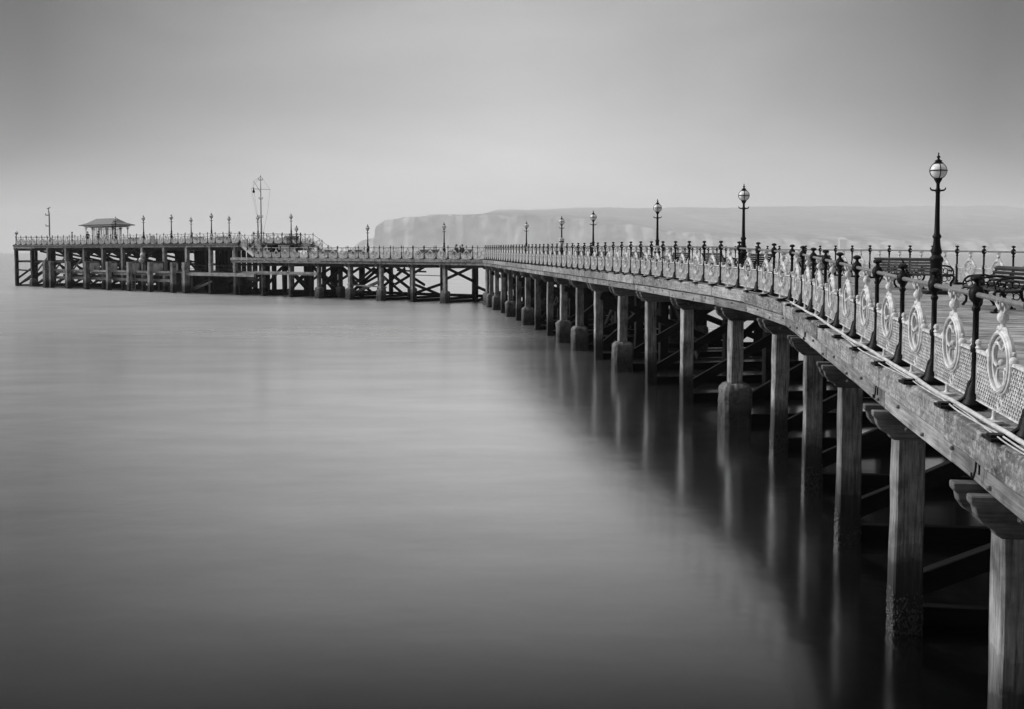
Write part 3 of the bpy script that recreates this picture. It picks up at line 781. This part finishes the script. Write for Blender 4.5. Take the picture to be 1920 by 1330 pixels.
LL = [(1755,'tallest black lamp post with a white globe, beside the nearest benches'),
      (1393,'second lamp post from the right, rising just past the bend of the railing'),
      (1232,'third lamp post from the right, standing before the hazy cliffs'),
      (1112,'fourth lamp post from the right, on the middle stretch of the pier'),
      (1053,'lamp post with a white box strapped low on its column'),
      (987,'lamp post nearest the sharp corner on the middle stretch')]
for x, lb in LL:
    p = on_centre(x) if x > 1000 else Vector(((x-960)/1920*97.5, 97.5, 0))
    s = FR.find_y(min(p.y, 93)); p.z = FR.at(s).z - .07 if p.y < 93 else EYE-.68
    lamp(p, lb, R(7))
    if x == 1755:
        o = thing('lamp_plinth', 'dark square plinth under the nearest lamp post', 'plinth', (p.x, p.y, p.z))
        b = MB(); b.box((-.42,-.42,.0),(.42,.42,.05)); b.box((-.34,-.34,.05),(.34,.34,.09)); b.obj('base', M['dark'], o, bevel=.01)
        lo_ = [q for q in C.objects if q.name.startswith('street_lamp') and q.get('label') == lb][0]; lo_.location.z += .02
    if x == 1053:
        o = thing('strapped_box', 'small white box strapped to the fifth lamp column', 'box', (p.x, p.y, p.z+1.3))
        b = MB(); b.lathe([(.12,0),(.2,.05),(.2,.42),(.22,.44),(.22,.58),(.15,.62)], 14); b.obj('drum', M['white'], o); b = MB(); b.lathe([(.205,.26),(.21,.28),(.21,.33),(.205,.35)],14); b.obj('strap', M['iron'], o)
for x, dd, lb in ((833, 5.2, 'lone lamp post right of centre on the outer arm'), (690, 5.2, 'lone lamp post on the outer arm in line with the cliff edge')):
    lamp(P3(t_at(x, dd), dd, ZL), lb, R(52))
def on_line(x, dd, z): return P3(t_at(x, dd), dd, z)
lamp(on_line(557, 3.0, ZL), 'lower lamp post at the foot of the stairs right of the mast', R(52))
for x, dd, lb in ((218.5, 1.2,'lamp post in front of the shelter'), (271,1.2,'lamp post just right of the shelter'), (323,1.2,'lamp post midway along the front of the upper deck'),
                  (398,1.2,'lamp post at the front of the upper deck nearest its right end'), (547,8.4,'lamp post above the stairs, right of the mast'), (485,8.4,'lamp post hard beside the signal mast'),
                  (431,8.8,'shorter looking lamp post at the rear of the upper deck left of the mast'), (360,8.8,'rear lamp post between two taller front ones on the upper deck')):
    lamp(on_line(x, dd, ZU), lb, R(52))
# navigation light on the far corner
o = thing('navigation_light', 'small white domed light on the far left corner of the upper deck', 'light', tuple(P3(TE1+.1, .15, ZU)))
b = MB(); b.lathe([(.05,0),(.05,1.45),(.12,1.5),(.28,1.6),(.1,1.66)], 10); b.obj('bracket', M['iron'], o)
b = MB(); b.lathe([(.22,1.665),(.25,1.75),(.2,1.9),(.08,1.98),(.01,2.0)], 12); b.obj('dome', M['globe'], o, smooth=1)

# ------------------------------------------------------------------ benches
def make_bench(Ln=2.7):
    t = thing('bench', 'bench', 'bench')
    # local: x along the bench, +y = front (sitters face +y)
    def prof(s): return s
    b = MB()
    for k in range(6):
        y = .22 - k*.088; z = .445 - .03*math.sin(k/5*math.pi)
        b.box((-Ln/2, y-.034, z-.014), (Ln/2, y+.034, z+.014))
    b.obj('seat', M['slat'], t, bevel=.006)
    b = MB()
    for k in range(5):
        f = k/4; y = -.26 - .16*f; z = .52 + .31*f
        mt = Matrix.Translation((0, y, z)) @ Matrix.Rotation(R(-25), 4, 'X')
        b.box((-Ln/2, -.013, -.03), (Ln/2, .013, .03), mt)
    b.tube([(-Ln/2,-.45,.865),(Ln/2,-.45,.865)], .028, 8)
    b.obj('backrest', M['slat'], t)
    for x in (-Ln/2+.05, 0, Ln/2-.05):
        b = MB()
        def T(pts, r): b.tube([(x, p[0], p[1]) for p in pts], r, 6, flat=(1,0,0))
        T([(-.46,.86),(-.40,.76),(-.33,.62),(-.27,.50),(-.22,.42),(-.24,.30),(-.33,.14),(-.42,.02)], [.022,.026,.028,.032,.036,.032,.028,.03])   # rear leg and back stay
        T([(-.22,.42),(0,.41),(.22,.42),(.27,.38),(.24,.30),(.17,.22),(.18,.12),(.25,.03)], [.03,.026,.028,.03,.028,.03,.03,.034])           # seat rail, front leg
        b.box((x-.045,.20,0),(x+.045,.32,.03)); b.box((x-.045,-.48,0),(x+.045,-.36,.03))
        T([(-.34,.66),(-.2,.69),(.0,.68),(.14,.66),(.21,.60),(.19,.54),(.13,.54),(.12,.585)], [.022,.024,.026,.026,.024,.02,.016,.012])      # arm with scroll
        T([(.21,.60),(.25,.52),(.24,.44)], .018)
        def S(c, r, a0, a1): b.tube([(x, c[0]+r*math.cos(R(a0+(a1-a0)*i/12)), c[1]+r*math.sin(R(a0+(a1-a0)*i/12))) for i in range(13)], .012, 5, flat=(1,0,0))
        for c, r in (((.12,.50),.065),((0,.54),.07),((-.12,.55),.07),((-.02,.33),.075),((.11,.34),.055),((-.14,.32),.065)): S(c, r, 0, 330)
        b.obj('end_frame', M['iron'], t)
    return t
bench0 = make_bench(); bused = False
def bench(p, rz, label):
    global bused
    o = bench0 if not bused else copy_tree(bench0); bused = True
    o.location = p; o.rotation_euler = (0,0,rz); o['label'] = label; o['category'] = 'bench'; o['group'] = 'slatted benches with iron scroll ends'
    return o
def face(dx, dy): return math.atan2(dy, dx) - math.pi/2
def pz(x, y, z=None): return Vector((x, y, (zdeck_at(y) - (.07 if y > 26 else .015)) if z is None else z))
bench(pz(9.92, 21.2), face(-.98, .19), 'nearest slatted bench, facing left, cut by the right edge of the photo')
o = bench(pz(11.30, 28.65), math.atan2(-2.6,.58), 'second nearest bench, seen from behind its slatted back, left of the tallest lamp')
ORD = ['third','fourth','fifth','sixth','seventh','eighth','ninth','tenth','eleventh']
for i, y in enumerate((34.3, 38.9, 44.6, 48.9, 57.5, 66.0, 74, 82.5, 89)):
    q = pz(14.5-.131*y + (-.45 if i % 2 else .45), y)
    bench(q, face(-1,-.131) if i % 2 else face(1,.131), '%s bench counting away from the camera, on the middle stretch of the pier' % ORD[i])
for x, dd, lb in ((612, 6.0,'bench on the outer arm closest to the stair foot'), (664,6.0,'bench on the outer arm just left of the lamp by the cliff edge'), (800,6.0,'empty bench on the outer arm left of the lone lamp'), (861,6.2,'bench at the sharp corner where two people sit')):
    bench(P3(t_at(x,dd), dd, ZL), face(-NN.x,-NN.y), lb)
for x, dd, lb in ((366,5,'bench on the upper deck below the rear lamp'), (414,5,'bench on the upper deck near its right end'), (247,5,'bench on the upper deck right of the shelter'), (543,7.0,'bench at the rear of the upper deck behind the mast')):
    bench(P3(t_at(x,dd), dd, ZU if x != 543 else ZU), face(-NN.x,-NN.y), lb)

# ------------------------------------------------------------------ shelter on the upper deck
d_s = 3.4
t_c = t_at(210, d_s)          # near right corner of the eaves
sh = thing('shelter', 'open-sided shelter with a hipped grey roof on the upper deck', 'shelter', tuple(P3(t_c+4.1, d_s+1.8, ZU)), math.atan2(U.y, U.x))
LA, LB = 8.2, 3.5              # local x along U, local y = -NN side is the front
def SL(b, *a, **k): pass
b = MB(); ex, ey, ez, rz_ = LA/2, LB/2, 2.72, 3.62
rid = (LA-LB)/2+.15
prof = []
v = [(-ex,-ey,ez),(ex,-ey,ez),(ex,ey,ez),(-ex,ey,ez),(-ex*.78,-ey*.62,ez+.28),(ex*.78,-ey*.62,ez+.28),(ex*.78,ey*.62,ez+.28),(-ex*.78,ey*.62,ez+.28),(-rid,0,rz_),(rid,0,rz_)]
b.add(v, [(0,1,5,4),(1,2,6,5),(2,3,7,6),(3,0,4,7),(4,5,9,8),(6,7,8,9),(5,6,9),(7,4,8),(3,2,1,0)])
b.obj('roof', M['slate'], sh)
b = MB(); b.box((-ex-.04,-ey-.04,ez-.10),(ex+.04,ey+.04,ez-.002)); b.obj('gutter', M['iron'], sh)
b = MB(); ix, iy = ex-.75, ey-.62; b.box((-ix-.25,-iy-.25,ez-.24),(ix+.25,iy+.25,ez-.101)); b.obj('cornice', M['cream'], sh)
b = MB(); b.box((-ix-.08,-iy-.08,ez-.32),(ix+.08,iy+.08,ez-.241)); b.obj('frieze', M['iron'], sh)
for x_, y_ in [(-ix,-iy),(-ix+1.6,-iy),(ix-1.6,-iy),(ix,-iy),(-ix,iy),(ix,iy),(0,iy),(-ix+1.6,iy),(ix-1.6,iy),(0,-iy),(-ix,0),(ix,0)]:
    b = MB(); b.lathe([(.08,0),(.08,.3),(.05,.35),(.045,1.9),(.07,1.95),(.05,2.0),(.05,ez-.33)], 8, c=(x_,y_,0))
    for a in (0,90,180,270):
        b.tube([(x_,y_,2.0),(x_+.22*math.cos(R(a)),y_+.22*math.sin(R(a)),2.35)], .02, 5)
    b.obj('column', M['iron'] if (x_+y_) % 1 > .5 else M['cream'], sh)
b = MB()
for k in range(15):
    x_ = -ix+.3 + (2*ix-.6)*k/14; b.box((x_-.025,-.03,.5),(x_+.025,.03,2.39))
for z_ in (.45, 1.2, 2.05): b.box((-ix+.2,-.035,z_),(ix-.2,.035,z_+.06))
b.obj('glazed_screen_frame', M['cream'], sh)
b = MB(); b.box((-ix+.2,-.05,.02),(ix-.2,.05,.45)); b.obj('screen_base', M['cream'], sh)
b = MB()
for s_ in (-1,1): b.box((-ix+.3,s_*.3-.2,.42),(ix-.3,s_*.3+.2,.46))
b.box((-ix+.4,-.28,.02),(-ix+.5,.28,.42)); b.box((ix-.5,-.28,.02),(ix-.4,.28,.42)); b.obj('seat', M['slat'], sh)

# ------------------------------------------------------------------ masts
mp_ = on_line(491, 1.6, ZL)
ms = thing('signal_mast', 'tall thin signal mast with a crossarm, gaff and stays beside the stairs', 'mast', tuple(mp_))
b = MB(); b.tube([(0,0,0),(0,0,3),(0,0,6.6),(0,0,9.25)], [.085,.075,.055,.03], 8); b.lathe([(.10,2.7),(.11,2.8),(.10,2.9)],8); b.lathe([(.16,0),(.16,.2),(.10,.3)],8); b.obj('pole', M['steel'], ms)
yz = 7.7
ux = Vector((1,0.05,0)).normalized()
b = MB(); b.tube([tuple(-ux*1.05+Vector((0,0,yz+.04))), tuple(ux*1.05+Vector((0,0,yz-.05)))], .022, 6); b.obj('crossarm', M['steel'], ms)
b = MB(); b.tube([(-.02,0,7.35),(-.78,0,8.6)], .022, 6); b.obj('gaff', M['steel'], ms)
for z_ in (8.72, 6.6, 4.55):
    b = MB(); b.tube([(-.2,0,z_+.22),(-.2,0,z_),(.2,0,z_),(.2,0,z_+.22)], .035, 6); b.obj('light_bracket', M['iron'], ms)
b = MB()
def wire(a_, c_): b.tube([a_, c_], .010, 4)
e0, e1 = (-1.04,-.05,yz), (1.04,.05,yz-.06)
wire((0,0,9.2), e0[:2]+(yz+.02,)); wire((0,0,9.2), e1); wire((-.78,0,8.6),(0,0,9.1)); wire(e0,(-.45,0,4.6)); wire((-.78,0,7.6),(-.38,0,4.6)); wire(e1,(.75,0,5.2)); wire((.75,0,5.2),(.3,0,3.1)); wire((.3,0,3.1),(.28,0,1.2)); wire((-.45,0,4.6),(-.35,0,1.2))
wire((0,0,4.5),(-.95,0,1.2)); wire((0,0,4.2),(.45,0,1.2)); wire((-.78,0,8.6),(-.78,0,7.9))
b.obj('rigging', M['steel'], ms)
sg = thing('signal_shape', 'black cone and ball signal hanging from the mast gaff', 'signal', tuple(mp_ + Vector((-.78,-.05,7.35))))
b = MB(); b.lathe([(.01,.55),(.05,.5),(.06,.3),(.13,.12),(.14,.02),(.10,-.06),(.01,-.09)], 10); b.obj('signal_body', M['iron'], sg)

m2 = thing('instrument_mast', 'slim mast with two side instruments near the left end of the upper deck', 'mast', tuple(on_line(95, 3.0, ZU)))
b = MB(); b.tube([(0,0,0),(0,0,4.4),(-.1,0,4.9)], [.10,.09,.05], 8); b.obj('pole', M['steel'], m2)
for z_ in (2.75, 4.3):
    b = MB(); b.tube([(0,0,z_-.05),(-.5,0,z_-.05),(-.5,0,z_+.18)], .06, 6); b.obj('instrument_arm', M['iron'], m2)
b = MB(); b.tube([(0,0,4.7),(-.12,0,5.25)], .04, 6); b.tube([(.1,0,.4),(.16,0,1.0)],.11,6); b.obj('top_fitting', M['iron'], m2)
gl = thing('gull', 'small gull perched on the instrument mast', 'bird', tuple(on_line(95, 3.0, ZU) + Vector((-.05,0,5.0))))
b = MB(); b.tube([(-.28,0,.14),(-.12,0,.20),(.05,0,.26),(.15,0,.30)], [.02,.07,.085,.05], 8); b.sphere((.18,0,.37), .055, 8, 6); b.tube([(.22,0,.37),(.3,0,.35)], [.018,.005], 5); b.tube([(.0,.02,.2),(.0,.02,0)], .012, 4); b.tube([(.03,-.03,.2),(.03,-.03,0)], .012, 4)
b.obj('body', M['steel'], gl, smooth=1.2)

# boards, banner, buoy
o = thing('notice_board', 'small white notice board fixed to the upper deck railing right of the shelter', 'notice board', tuple(on_line(288, -.12, ZU)), math.atan2(U.y, U.x))
b = MB(); b.box((-.42,-.02,.10),(.42,.02,.95)); b.obj('board', M['cream'], o); b = MB(); b.box((-.45,.021,.07),(.45,.045,.98)); b.obj('frame', M['steel'], o)
bb = math.atan2(NN.y, NN.x)
def edge_at(x): # depth d on the line t=TE0 seen at column x
    q = (x-960)/1920; p = P3(TE0-.3); return (q*p.y - p.x)/(NN.x - q*NN.y)
dA = (edge_at(524)+edge_at(542))/2
o = thing('banner_board', 'long white board hung below the right end of the upper deck', 'sign board', tuple(P3(TE0-.3, dA, ZU-.75)), bb)
b = MB(); b.box((-.85,-.03,0),(.85,.03,.55)); b.obj('board', M['white'], o); b = MB(); b.box((-.9,.031,-.04),(.9,.08,.59)); b.obj('frame', M['iron'], o)
dB = (edge_at(523)+edge_at(551))/2
o = thing('screen_panel', 'white site screen with a dark diagonal brace standing below the banner board', 'screen', tuple(P3(TE0-1.2, dB-.3, ZL)), bb)
b = MB(); b.box((-1.2,-.02,.05),(1.2,.02,1.05)); b.obj('sheet', M['cream'], o)
b = MB(); b.tube([(-1.0,.0,.08),(-.1,.0,1.0)], .03, 5); b.tube([(.1,.0,.08),(1.0,.0,1.0)], .03, 5); 
bo = b.obj('brace', M['iron'], o); bo.location = (0,.06,0)
o = thing('kiosk', 'dark timber kiosk under the right end of the upper deck', 'kiosk', tuple(P3(TE0+1.2, edge_at(512), ZL)), bb)
b = MB(); b.box((-1.6,-1.1,0),(1.6,1.1,1.25)); b.obj('wall', M['dark'], o); b = MB(); b.box((-1.7,-1.2,1.25),(1.7,1.2,1.33)); b.obj('roof', M['dark'], o); b = MB(); b.box((-.6,1.1,.0),(.1,1.13,1.15)); b.obj('door', M['beam'], o)
o = thing('fender_buoy', 'pale round fender buoys hung on a column above the landing stage', 'buoy', tuple(on_line(266, -.45, 3.6)))
b = MB(); b.sphere((0,0,.25), .36, 14, 10, 1.0); b.sphere((.15,-.05,.85), .30, 14, 10, 1.1); b.obj('float', M['white'], o, smooth=1.2)
b = MB(); b.tube([(0,0,.5),(.1,.2,1.2),(.1,.4,2.1)], .02, 5); b.obj('rope', M['steel'], o)
ld = thing('ladder', 'bent iron ladder rail rising beside a fender pile', 'ladder', tuple(on_line(250, -1.45, 0)))
b = MB(); b.tube([(-.2,0,-.4),(-.2,0,3.3),(-.12,.15,3.65),(0,.5,3.7)], .035, 6); b.tube([(.25,0,-.4),(.25,0,3.3),(.3,.15,3.65),(.4,.5,3.7)], .035, 6); b.obj('stiles', M['steel'], ld)
b = MB()
for k in range(11): b.tube([(-.2,0,.1+.3*k),(.25,0,.1+.3*k)], .02, 5)
b.obj('rungs', M['steel'], ld)

# ------------------------------------------------------------------ pipes and cables on the kerb
def kerb_tube(name, label, cat, y0, y1, r, out_, mat_, wob, lift, ph=0, step=.13):
    s0, s1 = FR.find_y(y0), FR.find_y(y1); n = int((s1-s0)/step); pts = []
    for i in range(n+1):
        s = s0 + (s1-s0)*i/n; p = FR.at(s); t = FR.tan(s); nl = Vector((-t.y, t.x, 0)).normalized()
        u = ((s - sA) / 1.522) % 1.0; hump = math.exp(-((min(u, 1-u))/.14)**2)
        o_ = out_ + wob*math.sin(s*1.1+ph) + wob*.5*math.sin(s*2.7+ph*2)
        pts.append(p + nl*o_ + Vector((0,0, r + .006 + lift + .006*hump)))
    root = thing(name, label, cat, tuple(pts[0]))
    b = MB(); b.tube([q - root.location for q in pts], r, 8); b.obj('hose' if 'hose' in name else 'sheath', mat_, root, smooth=1)
    return root
kerb_tube('hose', 'thick white hose lying along the kerb outside the nearest railing', 'hose', 5.4, 22.2, .021, .185, M['pipe'], .016, .034)
kerb_tube('cable', 'thin pale cable trailing beside the thick white hose', 'cable', 5.4, 16, .008, .215, M['pipe'], .03, .02, 1.3)
kerb_tube('cable', 'second thin cable looping outside the white hose', 'cable', 6.2, 13, .006, .24, M['pipe'], .03, .02, 3.0)
kerb_tube('cable', 'grey cable running along the kerb past the bend', 'cable', 21.6, 60, .016, .18, M['steel'], .05, 0, .4)
# iron hooks under the kerb beam
for i, y in enumerate((8.9, 13.1, 19.6)):
    s = FR.find_y(y); p = FR.at(s); t = FR.tan(s); nl = Vector((-t.y, t.x, 0)).normalized()
    b = MB(); b.tube([(0,0,0),(0,.03,-.02),(0,.035,-.10),(.02,.045,-.17),(.05,.05,-.17),(.06,.05,-.13)], .010, 6); b.tube([(-.06,0,.0),(-.06,.02,-.03),(-.06,.02,-.12)], .009, 6)
    b.obj('hook', M['iron'], pier, frame(rel(p + nl*.225 + Vector((0,0,-.29))), t))
for i, (p, ac, z, j) in enumerate(BENTS[:9]):
    a = ac.normalized(); side = Vector((-a.y, a.x, 0))
    for dx in (.02, .75):
        b_ = p + a*dx - side*.34 + Vector((0,0,z-.545-.16-.03*i % .1))
        mt = Matrix.Translation(b_-PO) @ (-side).to_track_quat('Z','Y').to_matrix().to_4x4()
        link('bolt', BOLT, pier, mt)

for k in range(70):
    s = 1.2 + k*1.14; p = FR.at(s); t = FR.tan(s); nl = Vector((-t.y, t.x, 0)).normalized()
    mt = Matrix.Translation(p + nl*.191 + Vector((0,0,-.44 + (.05 if k % 2 else -.05))) - PO) @ nl.to_track_quat('Z','Y').to_matrix().to_4x4() @ Matrix.Scale(.75, 4)
    link('bolt', BOLT, pier, mt)
# ------------------------------------------------------------------ people
def person(label, loc, rz, joints, edges, radii, coat=None):
    t = thing('person', label, 'person', tuple(loc), rz)
    me = bpy.data.meshes.new('body'); me.from_pydata(joints, edges, []); me.update()
    o = link('body', me, t); me.materials.append(M['cloth'])
    sk = o.modifiers.new('skin', 'SKIN'); o.modifiers.new('sub', 'SUBSURF').levels = 1
    for i, r in enumerate(radii):
        v = me.skin_vertices[0].data[i]; v.radius = (r, r)
    me.skin_vertices[0].data[0].use_root = True
    return t
def head_parts(t, p):
    b = MB(); b.sphere(p, .105, 12, 9, 1.2); b.sphere((p[0],p[1]+.11,p[2]-.01), .018, 6, 5)
    h = b.obj('head', M['skin'], t, smooth=1.2)
    b = MB(); b.sphere((p[0],p[1]-.02,p[2]+.035), .115, 12, 8, 1.1); b.obj('hair', M['hair'], t, smooth=1.2)
STJ = [(0,0,.93),(0,0,1.15),(0,0,1.38),(0,0,1.5),(.09,0,.9),(.1,.02,.5),(.1,0,.08),(.1,.14,.04),(-.09,0,.9),(-.1,-.02,.5),(-.1,0,.08),(-.1,.14,.04),(.19,0,1.38),(.24,.0,1.12),(.22,.12,.9),(-.19,0,1.38),(-.24,0,1.12),(-.22,.12,.9)]
STE = [(0,1),(1,2),(2,3),(0,4),(4,5),(5,6),(6,7),(0,8),(8,9),(9,10),(10,11),(2,12),(12,13),(13,14),(2,15),(15,16),(16,17)]
STR = [.15,.14,.14,.06,.1,.065,.05,.045,.1,.065,.05,.045,.075,.055,.04,.075,.055,.04]
SIJ = [(0,0,.50),(0,-.06,.75),(0,-.10,1.0),(0,-.09,1.13),(.1,.08,.50),(.12,.42,.50),(.12,.42,.08),(.12,.56,.04),(-.1,.08,.50),(-.12,.42,.50),(-.12,.40,.08),(-.12,.54,.04),(.19,-.08,1.0),(.24,-.02,.75),(.12,.22,.66),(-.19,-.08,1.0),(-.24,-.02,.75),(-.12,.22,.66)]
def stand(lb, p, rz): t = person(lb, p, rz, STJ, STE, STR); head_parts(t, (0,.02,1.64)); return t
def sit(lb, p, rz): t = person(lb, p, rz, SIJ, STE, STR); head_parts(t, (0,-.05,1.28)); return t
fc = face(-NN.x, -NN.y)
sit('person in dark clothes sitting at the left on the corner bench', P3(t_at(855,6.15), 6.15, ZL-.02), fc)
sit('person in dark clothes sitting at the right on the corner bench', P3(t_at(866,6.15), 6.15, ZL-.02), fc)
stand('person in a dark coat standing in front of the shelter', P3(t_at(186,1.6), 1.6, ZU), fc)
stand('person standing just left of the shelter', P3(t_at(166,2.6), 2.6, ZU), fc+.8)
stand('person at the railing well left of the shelter', P3(t_at(137,3.0), 3.0, ZU-.35+.35), fc-.5)

# ------------------------------------------------------------------ hills across the bay
def vnoise(x, y, s=0):
    from mathutils import noise
    return noise.noise(Vector((x, y, s)))
def fbm(x, y, s=0, o=4):
    return sum(vnoise(x*2**k, y*2**k, s+k*7.3)/2**k for k in range(o))
def interp(t, x):
    if x <= t[0][0]: return t[0][1]
    for (a, b_), (c, d_) in zip(t, t[1:]):
        if x <= c: return b_ + (d_-b_)*(x-a)/(c-a)
    return t[-1][1]
CT = [(-425,0),(-405,20),(-385,32),(-345,40),(-334,44),(-328,66),(-310,79),(-230,90),(-120,95),(0,90),(150,82),(300,66),(420,48),(600,34),(900,30),(2200,30)]   # cliff top
RT = [(-425,0),(-400,26),(-385,36),(-345,44),(-334,50),(-328,72),(-310,84),(-230,96),(-130,100),(0,104),(300,108),(2200,112)]
b = MB(); nx, ny = 420, 46; vs = []
for i in range(nx):
    X = -430 + 2600*(i/(nx-1))**1.05
    ct = interp(CT, X)*(1+.10*fbm(X*.012, 0, 3)*(X > -300)); rt = max(ct+2, interp(RT, X) + 5*fbm(X*.004, 5, 9)*(X > -250))
    ys = 2430 + 30*fbm(X*.010, 1, 2) + 16*fbm(X*.04, 1, 5) + (150 if X < -331 else 0)
    for j in range(ny):
        if j < 18: f = j/17; y = ys + 62*f + 14*fbm(X*.03, f*2, 8); z = -2 + (ct+2)*f**.85 + 3.5*fbm(X*.04, f*5, 11)*math.sin(f*3.14)
        else:
            f = (j-17)/(ny-18); bl = min(1, max(0, (X+330)/260)); y = ys + 62 + (250 + 2000*bl)*f; g = min(1, f*1.1)**.75
            z = (ct + (rt-ct)*g)*(1 + (y/(ys+62)-1)*bl) + .6*fbm(X*.01, y*.004, 4)*(1-.5*g)
        vs.append((X, y, z))
HS = 3.0
vs = [(x*HS, y*HS, z*HS if z > 0 else z) for x, y, z in vs]
fs = [(i*ny+j, (i+1)*ny+j, (i+1)*ny+j+1, i*ny+j+1) for i in range(nx-1) for j in range(ny-1)]
b.add(vs, fs)
m, N, L, B = mat('chalk_cliff_and_down')
tc = N.new('ShaderNodeTexCoord'); ge = N.new('ShaderNodeNewGeometry'); sp = N.new('ShaderNodeSeparateXYZ'); L.new(ge.outputs['Position'], sp.inputs[0])
mpn = N.new('ShaderNodeMapping'); mpn.inputs['Scale'].default_value = (.0045, .002, .0068); mpn.inputs['Rotation'].default_value = (0, R(35), 0); L.new(tc.outputs['Object'], mpn.inputs[0])
n1 = N.new('ShaderNodeTexNoise'); n1.inputs['Scale'].default_value = 1; n1.inputs['Detail'].default_value = 6; n1.inputs['Roughness'].default_value = .62; L.new(mpn.outputs[0], n1.inputs['Vector'])
n2 = N.new('ShaderNodeTexNoise'); n2.inputs['Scale'].default_value = .006; n2.inputs['Detail'].default_value = 7; L.new(tc.outputs['Object'], n2.inputs['Vector'])
hgt = math_(N, L, 'MULTIPLY_ADD', sp.outputs['Z'], -.0016, .52)      # chalk shows low down
k1 = math_(N, L, 'ADD', n1.outputs['Fac'], hgt)
ch = ramp(N, L, k1, [(.84, 0), (1.1, .6)])
vo = N.new('ShaderNodeTexVoronoi'); vo.inputs['Scale'].default_value = .0022; mv = N.new('ShaderNodeMapping'); mv.inputs['Scale'].default_value = (1, .35, 1); L.new(tc.outputs['Object'], mv.inputs[0]); L.new(mv.outputs[0], vo.inputs['Vector'])
sv = N.new('ShaderNodeSeparateColor'); L.new(vo.outputs['Color'], sv.inputs[0])
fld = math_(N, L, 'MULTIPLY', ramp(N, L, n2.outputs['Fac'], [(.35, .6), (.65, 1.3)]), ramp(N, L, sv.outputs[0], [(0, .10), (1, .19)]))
scr = ramp(N, L, n2.outputs['Fac'], [(.35, .24), (.5, .34), (.65, .46)])  # scrub paled beyond its own tone, carrying part of the haze in colour
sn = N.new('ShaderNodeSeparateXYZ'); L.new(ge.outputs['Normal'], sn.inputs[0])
mf = N.new('ShaderNodeMix'); mf.data_type = 'FLOAT'; L.new(ramp(N, L, sn.outputs['Z'], [(.75, 0), (.95, 1)]), mf.inputs[0]); L.new(scr, mf.inputs[2]); L.new(fld, mf.inputs[3]); veg = mf.outputs[0]  # level grass darker than steep ground, also offsetting the stronger light it gets
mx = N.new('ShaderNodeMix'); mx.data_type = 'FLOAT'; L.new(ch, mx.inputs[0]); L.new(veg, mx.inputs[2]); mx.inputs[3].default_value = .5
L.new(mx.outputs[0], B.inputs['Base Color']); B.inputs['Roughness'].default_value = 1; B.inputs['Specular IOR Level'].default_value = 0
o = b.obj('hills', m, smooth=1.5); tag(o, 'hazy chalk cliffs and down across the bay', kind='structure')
hut = thing('far_building', 'pale hipped roof of a small building far off on the shore below the hills', 'building', (2330, 7230, 78)); hut.scale = (3, 3, 3)
b = MB(); b.box((-8,-5,-20),(8,5,5)); b.obj('wall', M['cream'], hut)
b = MB(); b.add([(-11,-7,5),(11,-7,5),(11,7,5),(-11,7,5),(-3,0,11),(3,0,11)], [(0,1,5,4),(1,2,5),(2,3,4,5),(3,0,4),(3,2,1,0)]); b.obj('roof', M['white'], hut)

# ------------------------------------------------------------------ haze
b = MB(); b.box((-12300, -330, -8), (12300, 15400, 640))
m = bpy.data.materials.new('sea_haze'); m.use_nodes = True; N = m.node_tree.nodes; L = m.node_tree.links
N.remove(N['Principled BSDF']); pv = N.new('ShaderNodeVolumePrincipled'); pv.inputs['Color'].default_value = (1,1,1,1); pv.inputs['Density'].default_value = .00011; pv.inputs['Anisotropy'].default_value = 0
L.new(pv.outputs[0], N['Material Output'].inputs['Volume'])
o = b.obj('haze', m); tag(o, 'pale sea mist', kind='stuff')
